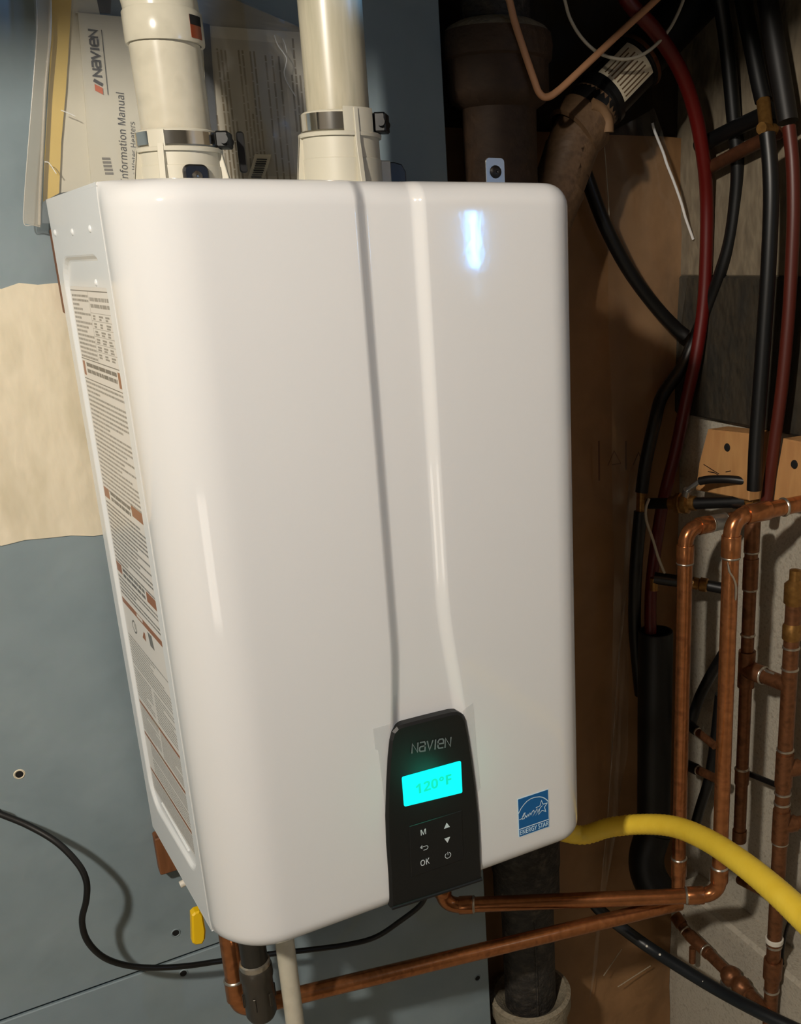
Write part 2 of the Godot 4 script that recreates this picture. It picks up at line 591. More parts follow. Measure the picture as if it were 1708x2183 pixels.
	M.ink = mat(Color(0.16, 0.16, 0.17), 0.6)
	M.orange = mat(Color(0.80, 0.35, 0.12), 0.5)
	M.film = clear(Color(0.93, 0.94, 0.95), 0.10, 0.14)
	M.film2 = clear(Color(0.8, 0.78, 0.72), 0.06, 0.18)
	M.room = mottled(29, [Color(0.40, 0.38, 0.35), Color(0.47, 0.45, 0.41)], 0.8, 0.9)
	M.hole = mat(Color(0.035, 0.035, 0.035), 0.9)
	M.whiteplastic = mat(Color(0.85, 0.83, 0.78), 0.4)
	M.tie = mat(Color(0.70, 0.67, 0.60), 0.5)
	M.tan = mat(Color(0.74, 0.54, 0.39), 0.5)
	M.elbow = mottled(34, [Color(0.36, 0.27, 0.185), Color(0.45, 0.345, 0.245), Color(0.31, 0.23, 0.155)], 0.12, 0.55, 0.0, 0.02, 0.2)

func room() -> void:
	var b := MB.new()
	b.box(Vector3(-0.6, -0.05, 1.6), Vector3(3.6, 0.1, 4.2))
	struct("floor", b, M.concrete)
	b = MB.new()
	b.box(Vector3(-0.6, 2.8, 1.6), Vector3(3.6, 0.1, 4.2))
	struct("ceiling", b, M.framing)
	b = MB.new()
	b.box(Vector3(-2.3, 1.375, 1.6), Vector3(0.1, 2.75, 4.2))
	struct("wall_left", b, M.room)
	b = MB.new()
	b.box(Vector3(-0.6, 1.375, 3.65), Vector3(3.6, 2.75, 0.1))
	struct("wall_front", b, M.room)
	b = MB.new()
	b.box(Vector3(0.94, 1.375, 0.62), Vector3(0.12, 2.75, 1.56))
	b.box(Vector3(0.94, 1.375, 2.565), Vector3(0.12, 2.75, 2.19))
	b.box(Vector3(0.94, 0.816, 1.435), Vector3(0.12, 1.632, 0.08))
	b.box(Vector3(0.94, 2.329, 1.435), Vector3(0.12, 0.842, 0.08))
	var wr := struct("wall_right", b, M.concrete)
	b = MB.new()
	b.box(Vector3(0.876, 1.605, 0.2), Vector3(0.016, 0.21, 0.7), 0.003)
	part("shade_band", b, M.bandshade, wr, "dark wall band with shade painted into its colour")  # shaded stretch of wall, put in as a darker band
	b = MB.new()
	b.box(Vector3(0.86, 0.34, 0.46), Vector3(0.06, 0.68, 0.92), 0.006)
	part("footing", b, M.concrete, wr)
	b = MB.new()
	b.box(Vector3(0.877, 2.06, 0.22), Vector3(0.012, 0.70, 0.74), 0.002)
	part("shade_board", b, M.rim, wr, "upper wall board with shade painted into its brown colour")  # darker board stands in for dimmer light on the upper wall
	# back of the recess, dark framing behind everything
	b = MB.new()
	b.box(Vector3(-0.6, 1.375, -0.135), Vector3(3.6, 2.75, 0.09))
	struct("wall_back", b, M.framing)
	# painted boards on the back wall
	var o := Node3D.new()
	o.name = "wall_back_boards"
	o.set_meta("kind", "structure")
	add_child(o)
	b = MB.new()
	b.box(Vector3(-0.875, 1.8195, -0.0065), Vector3(2.65, 1.861, 0.013), 0.0012)
	part("board", b, M.paint, o)
	b = MB.new()
	b.box(Vector3(-0.875, 0.4425, -0.0065), Vector3(2.65, 0.885, 0.013), 0.0012)
	part("board", b, M.paint, o)
	b = MB.new()
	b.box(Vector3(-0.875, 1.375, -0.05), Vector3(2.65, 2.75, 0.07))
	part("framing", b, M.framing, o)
	# band of joint compound with ragged edges
	var rng := RandomNumberGenerator.new()
	rng.seed = 4
	var pl := PackedVector2Array()
	for i in 61:
		var x := -1.2 + 1.35 * i / 60.0
		pl.append(Vector2(x, 1.468 - 0.14 * (x + 0.1) * 0.4 + rng.randf_range(-0.0035, 0.0035)))
	for i in 81:
		var x := 0.15 - 1.35 * i / 80.0
		pl.append(Vector2(x, 1.730 + rng.randf_range(-0.003, 0.003)))
	b = MB.new()
	b.prism(pl, 0.0012, 0.0, Transform3D(Basis.IDENTITY, Vector3(0, 0, 0.0012)), false)
	part("joint_compound", b, M.mud, o, "beige band of joint compound")
	for p in [Vector2(0.008, 0.926), Vector2(0.009, 0.862), Vector2(0.430, 0.660), Vector2(-0.126, 1.199)]:
		b = MB.new()
		b.lathe(Vector3(p.x, p.y, 0), Vector3.BACK, [Vector2(0.0062, 0.0), Vector2(0.0052, 0.0011), Vector2(0.0046, 0.0005), Vector2(0.0044, 0.0003), Vector2(0, 0.0003)], 16)
		var ring := part("screw_hole", b, M.mud if p.x < -0.1 else M.paint, o)
		b = MB.new()
		b.lathe(Vector3(p.x, p.y, 0), Vector3.BACK, [Vector2(0.0042, 0.0004), Vector2(0.004, 0.0007), Vector2(0.0, 0.0005)], 14)
		part("screw_head", b, M.hole, ring)
	# joists across the ceiling, out of the picture
	for k in 3:
		b = MB.new()
		b.box(Vector3(-0.6, 2.65, 0.15 + k * 0.6), Vector3(3.4, 0.2, 0.04), 0.002)
		var j := struct("trim_%d" % (k + 1), b, M.wood)
	b = MB.new()
	b.box(Vector3(-0.6, 2.461, 0.6), Vector3(3.4, 0.578, 0.05), 0.002)
	struct("trim_4", b, M.framing)  # beam added and sized to shade the top of the boards
	var du := thing("light_blocker", "added unseen square piece under the ceiling that blocks lamp light to the upper right", "post", Vector3(-0.21, 2.08, 0.70))  # added out of view to keep lamp light off the drain hub
	b = MB.new()
	b.box(Vector3(-0.21, 2.415, 0.70), Vector3(0.03, 0.67, 0.04), 0.003)
	part("blocker_body", b, M.zinc, du)
	# two wooden strips the heater hangs on
	for s in [[1.7425, 0.083, "upper"], [1.0535, 0.052, "lower"]]:
		b = MB.new()
		b.box(Vector3(0.22, s[0], 0.0115), Vector3(0.44, s[1], 0.019), 0.0015)
		single("wood_strip", b, M.darkwood, "reddish brown wood strip behind the %s edge of the white heater" % ("upper left" if s[2] == "upper" else "lower left"), "wood strip", Vector3(0.22, s[0] - s[1] / 2, 0.0115))

# ---- the heater
const HH := 0.7107

func edge_left(y: float) -> float:
	return 0.2085 - 0.0075 * smoothstep(0.30, 0.17, y)

func edge_right(y: float) -> float:
	return 0.2705 + 0.013 * smoothstep(0.34, 0.17, y)

# front cover outline at height y: [point, outward normal, depth of the channel]
func outline(y: float) -> Array:
	var out := [[Vector2(0.0172, 0.2598), Vector2(-1, 0)], [Vector2(0.0179, 0.2606), Vector2(-1, 0)]]
	var R := 0.062
	for k in 13:
		var a := PI - PI / 2 * k / 12.0
		out.append([Vector2(0.0799 + cos(a) * R, 0.2686 + sin(a) * R), Vector2(cos(a), sin(a))])
	var L := edge_left(y)
	var Q := edge_right(y)
	var xs := []
	for k in range(1, 12):
		xs.append([lerpf(0.0799, L - 0.003, k / 12.0), 0.0])
	for k in 9:
		xs.append([L - 0.003 + 0.014 * k / 8.0, 0.0072 * smoothstep(0.0, 1.0, k / 8.0)])
	for k in range(1, 8):
		xs.append([lerpf(L + 0.011, Q - 0.012, k / 8.0), 0.0072])
	for k in 9:
		xs.append([Q - 0.012 + 0.013 * k / 8.0, 0.0072 * (1.0 - smoothstep(0.0, 1.0, k / 8.0))])
	for k in range(1, 12):
		xs.append([lerpf(Q + 0.001, 0.3955, k / 12.0), 0.0])
	for x in xs:
		out.append([Vector2(x[0], 0.3306 - x[1]), Vector2(0, 1)])
	R = 0.035
	for k in 11:
		var a := PI / 2 - PI / 2 * k / 10.0
		out.append([Vector2(0.3955 + cos(a) * R, 0.2956 + sin(a) * R), Vector2(cos(a), sin(a))])
	out.append([Vector2(0.4325, 0.26), Vector2(1, 0)])
	return out

func heater() -> void:
	var B := Vector3(0, 1.1, 0)
	var o := thing("water_heater", "large white wall hung water heater with black control panel and lit cyan screen", "water heater", Vector3(0.22, 1.1, 0.0244))
	# steel body behind the seam
	var b := MB.new()
	var back := [Vector2(0.0, 0.0244), Vector2(0.0179, 0.261), Vector2(0.4301, 0.261), Vector2(0.44, 0.0244)]
	for y in [[0.0, -1.0], [HH - 0.003, 1.0]]:
		var q := []
		for p in back:
			q.append(B + Vector3(p.x, y[0], p.y))
		b.quad(q[0], q[1], q[2], q[3], Vector3(0, y[1], 0))
	b.quad(B + Vector3(0.4301, 0, 0.26), B + Vector3(0.44, 0, 0.0244), B + Vector3(0.44, HH - 0.003, 0.0244), B + Vector3(0.4301, HH - 0.003, 0.26), Vector3(1, 0, 0))
	b.quad(B + Vector3(0, 0, 0.0244), B + Vector3(0.44, 0, 0.0244), B + Vector3(0.44, HH - 0.003, 0.0244), B + Vector3(0, HH - 0.003, 0.0244), Vector3(0, 0, -1))
	var body := part("body", b, M.steel, o)
	# side panel with a pressed recess
	var S := T(B + Vector3(0, 0, 0.0244), Vector3(-0.2356, 0, 0.0179), Vector3.UP)
	b = MB.new()
	var W := 0.2363
	var ring := func(w: float, h: float, r: float, dep: float) -> PackedVector3Array:
		var out := PackedVector3Array()
		for p in rrect(w, h, r, 8):
			out.append(S * Vector3(p.x + 0.1185, p.y + 0.351, dep))
		return out
	var rings := []
	var outer := PackedVector3Array()
	var rr := rrect(0.193, 0.612, 0.034, 8)
	for i in rr.size():
		var c: int = i / 9
		var k: int = i % 9
		# the flat border runs out to the edges of the panel
		var e: Vector2 = [Vector2(W, HH), Vector2(0, HH), Vector2(0, 0), Vector2(W, 0)][c]
		if c == 0 or c == 2:
			if k == 0: e.y = rr[i].y + 0.351
			if k == 8: e.x = rr[i].x + 0.1185
		else:
			if k == 0: e.x = rr[i].x + 0.1185
			if k == 8: e.y = rr[i].y + 0.351
		outer.append(S * Vector3(e.x, e.y, 0))
	rings.append(outer)
	rings.append(ring.call(0.193, 0.612, 0.034, 0.0))
	rings.append(ring.call(0.190, 0.609, 0.033, -0.0006))
	rings.append(ring.call(0.185, 0.604, 0.031, -0.0034))
	rings.append(ring.call(0.182, 0.601, 0.030, -0.004))
	var nz := S.basis.z
	for i in rings.size() - 1:
		var m: int = rings[i].size()
		for k in m:
			var k2 := (k + 1) % m
			var a: Vector3 = rings[i][k]
			var c: Vector3 = rings[i][k2]
			var d: Vector3 = rings[i + 1][k2]
			var e: Vector3 = rings[i + 1][k]
			var nn := nz
			if i > 0:
				var cr := (d - a).cross(e - c)
				nn = cr.normalized() * signf(cr.dot(nz))
			b.quad(a, c, d, e, nn)
	var mid := S * Vector3(0.1185, 0.351, -0.004)
	var lr: PackedVector3Array = rings[-1]
	for k in lr.size():
		b.tri(mid, lr[k], lr[(k + 1) % lr.size()], nz, nz, nz)
	part("side_panel", b, M.steel, o)
	# raised ledge and slots pressed in the side
	for p in [[0.022, 0.679], [0.109, 0.677], [0.188, 0.677], [0.157, 0.633]]:
		var xf := S * Transform3D(Basis.IDENTITY, Vector3(p[0], p[1], -0.0006 if p[1] > 0.65 else -0.0045))
		b = MB.new()
		b.lathe(xf.origin, nz, [Vector2(0.0034, 0.0), Vector2(0.0030, 0.0013), Vector2(0.0018, 0.0021), Vector2(0, 0.0024)], 14)
		part("side_rivet", b, M.steel, body)
	b = MB.new()
	b.box(S * Vector3(0.119, 0.0605, -0.0035), Vector3(0.105, 0.0035, 0.003), 0.001, S.basis * Basis(Vector3.BACK, -0.06))
	part("side_ridge", b, M.steel, body)
	# rating and warning label on the recess
	b = MB.new()
	b.prism(PackedVector2Array([Vector2(0.030, 0.064), Vector2(0.205, 0.064), Vector2(0.205, 0.629), Vector2(0.030, 0.629)]), 0.0004, 0.0, S * Transform3D(Basis.IDENTITY, Vector3(0, 0, -0.0034)), false)
	part("rating_label", b, printed(label_image(), 0.35), o, "long printed label with orange warning bars")
	# front cover with rolled edges and the sunken channel
	b = MB.new()
	var rows := []
	var ys := []
	var rt := 0.021
	for k in 8:
		var a := PI / 2 * k / 7.0
		ys.append([rt * (1 - cos(a)), rt * (1 - sin(a))])
	for k in range(1, 48):
		ys.append([lerpf(rt, HH - rt, k / 48.0), 0.0])
	for k in 8:
		var a := PI / 2 * k / 7.0
		ys.append([HH - rt + rt * sin(a), rt * (1 - cos(a))])
	for y in ys:
		var row := PackedVector3Array()
		for q in outline(y[0]):
			var p: Vector2 = q[0] - q[1] * y[1] * smoothstep(0.25, 0.31, q[0].y)
			row.append(B + Vector3(p.x, y[0], maxf(p.y, 0.2598)))
		rows.append(row)
	b.grid(rows, 1.0)
	for e in [[0, -1.0], [rows.size() - 1, 1.0]]:
		var row: PackedVector3Array = rows[e[0]]
		for k in row.size() - 1:
			var p := row[k]
			var q := row[k + 1]
			b.quad(p, q, Vector3(q.x, q.y, 0.255), Vector3(p.x, p.y, 0.255), Vector3(0, e[1], 0))
	part("front_cover", b, M.white, o)
	# control panel
	var F := Transform3D(Basis.IDENTITY, Vector3(0, 0, 0.3345))
	var pp := PackedVector2Array([Vector2(0.1836, 1.1065), Vector2(0.1851, 1.1446), Vector2(0.1856, 1.1833), Vector2(0.1871, 1.2153), Vector2(0.1905, 1.2462), Vector2(0.1944, 1.2764), Vector2(0.1979, 1.2960), Vector2(0.2010, 1.3043), Vector2(0.2063, 1.3084), Vector2(0.2132, 1.3090), Vector2(0.2323, 1.3088), Vector2(0.2527, 1.3083), Vector2(0.2657, 1.3078), Vector2(0.2724, 1.3065), Vector2(0.2775, 1.3025), Vector2(0.2808, 1.2952), Vector2(0.2835, 1.2752), Vector2(0.2862, 1.2456), Vector2(0.2885, 1.2144), Vector2(0.2900, 1.1800), Vector2(0.2900, 1.1454), Vector2(0.2889, 1.1009)])
	b = MB.new()
	b.prism(pp, 0.03, 0.0025, F)
	var cp := part("control_panel", b, M.black, o, "black control panel with lit screen")
	b = MB.new()
	b.tube(bent([Vector3(0.1849, 1.1068, 0.3340), Vector3(0.2346, 1.1042, 0.3340), Vector3(0.2886, 1.1019, 0.3340)], 0.006, 6), 0.0022, 10)
	part("panel_lip", b, M.black, cp)
	b = MB.new()
	b.prism(PackedVector2Array([Vector2(0.2063, 1.2516), Vector2(0.2065, 1.2527), Vector2(0.2072, 1.2534), Vector2(0.2083, 1.2536), Vector2(0.2697, 1.2521), Vector2(0.2708, 1.2518), Vector2(0.2714, 1.2511), Vector2(0.2716, 1.2500), Vector2(0.2712, 1.2168), Vector2(0.2710, 1.2157), Vector2(0.2703, 1.2151), Vector2(0.2692, 1.2150), Vector2(0.2083, 1.2198), Vector2(0.2072, 1.2201), Vector2(0.2066, 1.2208), Vector2(0.2063, 1.2219)]), 0.002, 0.0, Transform3D(Basis.IDENTITY, Vector3(0, 0, 0.3352)))
	part("screen", b, M.lcd, cp, "cyan lit display reading 120 degrees")
	words("reading", "120°F", 0.0108, Transform3D(Basis.IDENTITY, Vector3(0.2399, 1.2351, 0.3354)), M.lcdtext, cp, false, 1.05, 700)
	var sl := OmniLight3D.new()
	sl.name = "screen_light"
	sl.light_color = Color(0.05, 1.0, 0.8)
	sl.light_energy = 0.0009
	sl.light_size = 0.02
	sl.omni_range = 3.0
	sl.omni_attenuation = 2.0
	sl.shadow_enabled = true
	sl.position = Vector3(0.2399, 1.2351, 0.3354) + Vector3(0, 0, 0.018) - o.position
	o.add_child(sl)
	b = MB.new()
	b.prism(PackedVector2Array([Vector2(0.2102, 1.1957), Vector2(0.2695, 1.1942), Vector2(0.2684, 1.1351), Vector2(0.2079, 1.1356)]), 0.002, 0.0005, Transform3D(Basis.IDENTITY, Vector3(0, 0, 0.3352)))
	part("button_pad", b, M.pad, cp)
	b = MB.new()
	letters(b, Transform3D(Basis(Vector3.BACK, -0.1191), Vector3(0.2188, 1.2770, 0.3348)), 0.0098, 0.0060, 0.0021, 0.0016)
	part("logo", b, M.logo, cp, "grey maker's lettering")
	var zf := 0.3353
	words("menu_button", "M", 0.0062, Transform3D(Basis.IDENTITY, Vector3(0.2248, 1.1841, 0.3355)), M.mark, cp)
	words("ok_button", "OK", 0.0068, Transform3D(Basis.IDENTITY, Vector3(0.2240, 1.1484, 0.3355)), M.mark, cp, false, 0.85)
	b = MB.new()
	var u := Vector3(0.2513, 1.1826, 0.3355)
	b.prism(PackedVector2Array([Vector2(-0.0033, -0.0027), Vector2(0.0033, -0.0027), Vector2(0, 0.0033)]), 0.0003, 0.0, Transform3D(Basis.IDENTITY, u))
	part("up_button", b, M.mark, cp)
	b = MB.new()
	u = Vector3(0.2508, 1.1653, 0.3355)
	b.prism(PackedVector2Array([Vector2(-0.0033, 0.0027), Vector2(0.0033, 0.0027), Vector2(0, -0.0033)]), 0.0003, 0.0, Transform3D(Basis.IDENTITY, u))
	part("down_button", b, M.mark, cp)
	b = MB.new()
	var arr := [Vector2(-0.0042, 0.001)]
	for k in 9:
		var a := PI / 2 - PI * k / 8.0
		arr.append(Vector2(0.0022 + cos(a) * 0.0021, -0.0011 + sin(a) * 0.0021))
	arr.append(Vector2(-0.0008, -0.0032))
	b.ribbon(arr, 0.0007, Transform3D(Basis.IDENTITY, Vector3(0.2242, 1.1665, 0.3355)))
	b.ribbon([Vector2(-0.0022, 0.0028), Vector2(-0.0042, 0.001), Vector2(-0.0022, -0.0008)], 0.0007, Transform3D(Basis.IDENTITY, Vector3(0.2242, 1.1665, 0.3355)))
	part("back_button", b, M.mark, cp)
	b = MB.new()
	arr = []
	for k in 19:
		var a := PI / 2 + 0.55 + (TAU - 1.1) * k / 18.0
		arr.append(Vector2(cos(a), sin(a)) * 0.0033)
	b.ribbon(arr, 0.0007, Transform3D(Basis.IDENTITY, Vector3(0.2502, 1.1472, 0.3355)))
	b.ribbon([Vector2(0, 0.0038), Vector2(0, 0.0006)], 0.0007, Transform3D(Basis.IDENTITY, Vector3(0.2502, 1.1472, 0.3355)))
	part("power_button", b, M.mark, cp)
	# peeling clear film round the panel
	b = MB.new()
	b.prism(PackedVector2Array([Vector2(0.1820, 1.3125), Vector2(0.2000, 1.3129), Vector2(0.1908, 1.2339), Vector2(0.1873, 1.2028), Vector2(0.1869, 1.2352), Vector2(0.1853, 1.2880), Vector2(0.1826, 1.2904)]), 0.0003, 0.0, Transform3D(Basis.IDENTITY, Vector3(0, 0, 0.3314)))
	part("protective_film", b, M.film, o, "clear protective film peeling at the panel's left edge")
	b = MB.new()
	b.prism(PackedVector2Array([Vector2(0.2776, 1.3054), Vector2(0.2902, 1.3110), Vector2(0.2906, 1.2997), Vector2(0.2916, 1.2562), Vector2(0.2937, 1.2112), Vector2(0.2902, 1.2067), Vector2(0.2855, 1.2635), Vector2(0.2832, 1.2911)]), 0.0003, 0.0, Transform3D(Basis.IDENTITY, Vector3(0, 0, 0.3314)))
	part("protective_film", b, M.film, o, "clear protective film peeling at the panel's right edge")
	# energy sticker
	var E := Transform3D(Basis.IDENTITY, Vector3(0.3575, 1.1588, 0.3312))
	b = MB.new()
	b.prism(rrect(0.0395, 0.0485, 0.0008, 2), 0.0003, 0.0, Transform3D(Basis.IDENTITY, Vector3(0.3575, 1.1588, 0.33105)))
	var st := part("energy_sticker", b, M.pale, o, "small square blue energy rating sticker")
	b = MB.new()
	b.prism(rrect(0.0378, 0.0468, 0.0006, 2), 0.0003, 0.0, E)
	part("blue_ground", b, M.blue, st)
	b = MB.new()
	b.ribbon([Vector2(-0.0190, 0.0066), Vector2(-0.0159, 0.0115), Vector2(-0.0122, 0.0152), Vector2(-0.0082, 0.0180), Vector2(-0.0035, 0.0195), Vector2(0.0015, 0.0197), Vector2(0.0078, 0.0183), Vector2(0.0111, 0.0167), Vector2(0.0140, 0.0145), Vector2(0.0167, 0.0116), Vector2(0.0186, 0.0088)], 0.001, E)
	b.ribbon([Vector2(-0.0189, -0.0139), Vector2(0.0189, -0.0139)], 0.0011, E)
	# star, open to the left
	b.ribbon([Vector2(0.0030, 0.0062), Vector2(0.0080, 0.0069), Vector2(0.0101, 0.0129), Vector2(0.0121, 0.0075), Vector2(0.0174, 0.0074), Vector2(0.0137, 0.0032), Vector2(0.0152, -0.0026), Vector2(0.0104, 0.0003), Vector2(0.0060, -0.0034), Vector2(0.0073, 0.0024)], 0.0009, E)
	# handwriting
	b.ribbon([Vector2(-0.0184, -0.0017), Vector2(-0.0157, -0.0015), Vector2(-0.0126, 0.0013), Vector2(-0.0110, 0.0043), Vector2(-0.0122, 0.0044), Vector2(-0.0144, 0.0008), Vector2(-0.0148, -0.0023), Vector2(-0.0122, -0.0024), Vector2(-0.0103, 0.0011), Vector2(-0.0092, -0.0016), Vector2(-0.0073, 0.0013), Vector2(-0.0065, -0.0014), Vector2(-0.0049, 0.0022), Vector2(-0.0038, -0.0005), Vector2(-0.0019, 0.0030), Vector2(-0.0000, 0.0041), Vector2(0.0005, 0.0010), Vector2(0.0018, 0.0041), Vector2(-0.0018, -0.0030), Vector2(0.0023, 0.0016), Vector2(0.0042, 0.0045), Vector2(0.0046, 0.0008), Vector2(0.0060, 0.0050), Vector2(0.0021, -0.0037), Vector2(0.0071, 0.0029), Vector2(0.0108, 0.0061)], 0.0008, E)
	part("arc_and_star", b, M.pale, st)
	words("caption", "ENERGY STAR", 0.0056, E * Transform3D(Basis.IDENTITY, Vector3(0, -0.0188, 0.0002)), M.pale, st, false, 0.78)
	# hanging bracket tab and its screw
	b = MB.new()
	var tb := Vector3(0.3908, 1.8210, 0.2350)
	b.prism(rrect(0.021, 0.036, 0.004, 4), 0.0016, 0.0003, Transform3D(Basis.IDENTITY, tb))
	var tab := part("bracket_tab", b, M.zinc, o, "bright metal hanging tab")
	b = MB.new()
	b.box(tb + Vector3(0.0145, -0.013, -0.002), Vector3(0.012, 0.006, 0.004), 0.001)
	part("tab_foot", b, M.zinc, tab)
	b = MB.new()
	b.lathe(tb + Vector3(0, 0.005, 0), Vector3.BACK, [Vector2(0.0062, 0), Vector2(0.0058, 0.0018), Vector2(0.004, 0.003), Vector2(0.0015, 0.0034), Vector2(0, 0.0024)], 18)
	part("bracket_screw", b, M.darkplastic, tab)

func label_image() -> Image:
	var rng := RandomNumberGenerator.new()
	rng.seed = 8
	var im := Image.create(420, 1360, false, Image.FORMAT_RGB8)
	var pap := Color(0.87, 0.86, 0.84)
	im.fill(pap)
	var g := Color(0.52, 0.51, 0.49)
	var d := Color(0.34, 0.33, 0.31)
	var o := Color(0.58, 0.35, 0.19)
	var line := func(y: int, t := 2) -> void: im.fill_rect(Rect2i(0, y, 420, t), d)
	var Y := func(h: float) -> int: return int((0.629 - h) / 0.565 * 1360.0)
	# top: column of print, table of figures
	line.call(8)
	print_lines(im, 8, 18, 195, Y.call(0.560), 10, 5, g, rng)
	im.fill_rect(Rect2i(200, 8, 2, Y.call(0.560) - 8), g)
	print_lines(im, 210, 22, 405, 46, 14, 8, g, rng, 0.0)
	for r in 6:
		var y := 60 + r * 17
		im.fill_rect(Rect2i(202, y - 5, 210, 1), g)
		for c in 3:
			im.fill_rect(Rect2i(218 + c * 64, y, rng.randi_range(26, 44), 4), g)
			im.fill_rect(Rect2i(218 + c * 64, y + 6, rng.randi_range(20, 40), 4), g)
	# lighting-instructions heading
	line.call(Y.call(0.560), 2)
	im.fill_rect(Rect2i(6, Y.call(0.557), 26, 34), o)
	im.fill_rect(Rect2i(380, Y.call(0.557), 30, 34), o)
	print_lines(im, 50, Y.call(0.556), 370, Y.call(0.544), 15, 9, d, rng, 0.0)
	line.call(Y.call(0.540), 2)
	print_lines(im, 8, Y.call(0.537), 405, Y.call(0.425), 11, 5, g, rng)
	im.fill_rect(Rect2i(4, Y.call(0.427), 60, 26), o)
	im.fill_rect(Rect2i(300, Y.call(0.430), 112, 26), o)
	print_lines(im, 80, Y.call(0.427), 285, Y.call(0.416), 15, 9, d, rng, 0.0)
	print_lines(im, 8, Y.call(0.412), 405, Y.call(0.346), 11, 5, d.lerp(g, 0.5), rng)
	im.fill_rect(Rect2i(4, Y.call(0.345), 60, 26), o)
	im.fill_rect(Rect2i(315, Y.call(0.345), 97, 26), o)
	print_lines(im, 74, Y.call(0.344), 300, Y.call(0.332), 15, 9, d, rng, 0.0)
	print_lines(im, 8, Y.call(0.330), 405, Y.call(0.309), 11, 5, d.lerp(g, 0.5), rng)
	# danger bar and the two pictures
	im.fill_rect(Rect2i(4, Y.call(0.304), 410, 15), o)
	im.fill_rect(Rect2i(160, Y.call(0.303), 60, 9), pap)
	for k in 24:
		var a := TAU * k / 24.0
		im.fill_rect(Rect2i(105 + int(cos(a) * 22), Y.call(0.282) + int(sin(a) * 16), 5, 5), d)
	im.fill_rect(Rect2i(112, Y.call(0.285), 6, 14), d)
	for k in 22:
		im.fill_rect(Rect2i(212 - k, Y.call(0.289) + k, 14 + k, 1), o)
	for k in 34:
		im.fill_rect(Rect2i(258 + k / 3, Y.call(0.295) + k, 40, 1), d.lerp(g, 0.5))
	print_lines(im, 8, Y.call(0.262), 405, Y.call(0.225), 9, 4, g, rng)
	print_lines(im, 8, Y.call(0.222), 190, Y.call(0.186), 9, 4, g, rng)
	print_lines(im, 215, Y.call(0.222), 405, Y.call(0.186), 9, 4, g, rng)
	for y in [0.181, 0.141, 0.095]:
		im.fill_rect(Rect2i(4, Y.call(y), 410, 9), o)
		im.fill_rect(Rect2i(150, Y.call(y) + 1, 60, 6), Color(0.55, 0.5, 0.4))
	print_lines(im, 8, Y.call(0.176), 200, Y.call(0.143), 6, 3, g, rng, 0.1)
	print_lines(im, 215, Y.call(0.176), 405, Y.call(0.143), 6, 3, g, rng, 0.1)
	print_lines(im, 60, Y.call(0.135), 405, Y.call(0.117), 6, 3, g, rng, 0.1)
	print_lines(im, 60, Y.call(0.115), 405, Y.call(0.098), 9, 4, g, rng, 0.1)
	print_lines(im, 8, Y.call(0.089), 405, Y.call(0.068), 6, 3, g, rng, 0.1)
	return im

func arc(b: MB, o: Vector3, r0: float, r1: float, y0: float, y1: float, a0: float, a1: float, seg := 8) -> void:
	b.lathe(o, Vector3.UP, [Vector2(r0, y0), Vector2(r1, y0), Vector2(r1, y1), Vector2(r0, y1), Vector2(r0, y0)], seg, a0, a1)
	for a in [[a0, 1.0], [a1, -1.0]]:
		var d := Vector3(cos(a[0]), 0, sin(a[0]))
		var t: Vector3 = Vector3(sin(a[0]), 0, -cos(a[0])) * a[1] * signf(a1 - a0)
		b.quad(o + d * r0 + Vector3(0, y0, 0), o + d * r1 + Vector3(0, y0, 0), o + d * r1 + Vector3(0, y1, 0), o + d * r0 + Vector3(0, y1, 0), t)

# a tapered web standing out from a collar at angle a
func fin(b: MB, o: Vector3, a: float, r0: float, r_top: float, r_bot: float, y0: float, y1: float, w: float) -> void:
	var d := Vector3(cos(a), 0, sin(a))
	var s := Vector3(-sin(a), 0, cos(a))
	b.prism(PackedVector2Array([Vector2(r0, y0), Vector2(r_bot, y0), Vector2(r_top, y1), Vector2(r0, y1)]), w, 0.0006, Transform3D(Basis(d, Vector3.UP, d.cross(Vector3.UP)), o + d.cross(Vector3.UP) * w / 2))

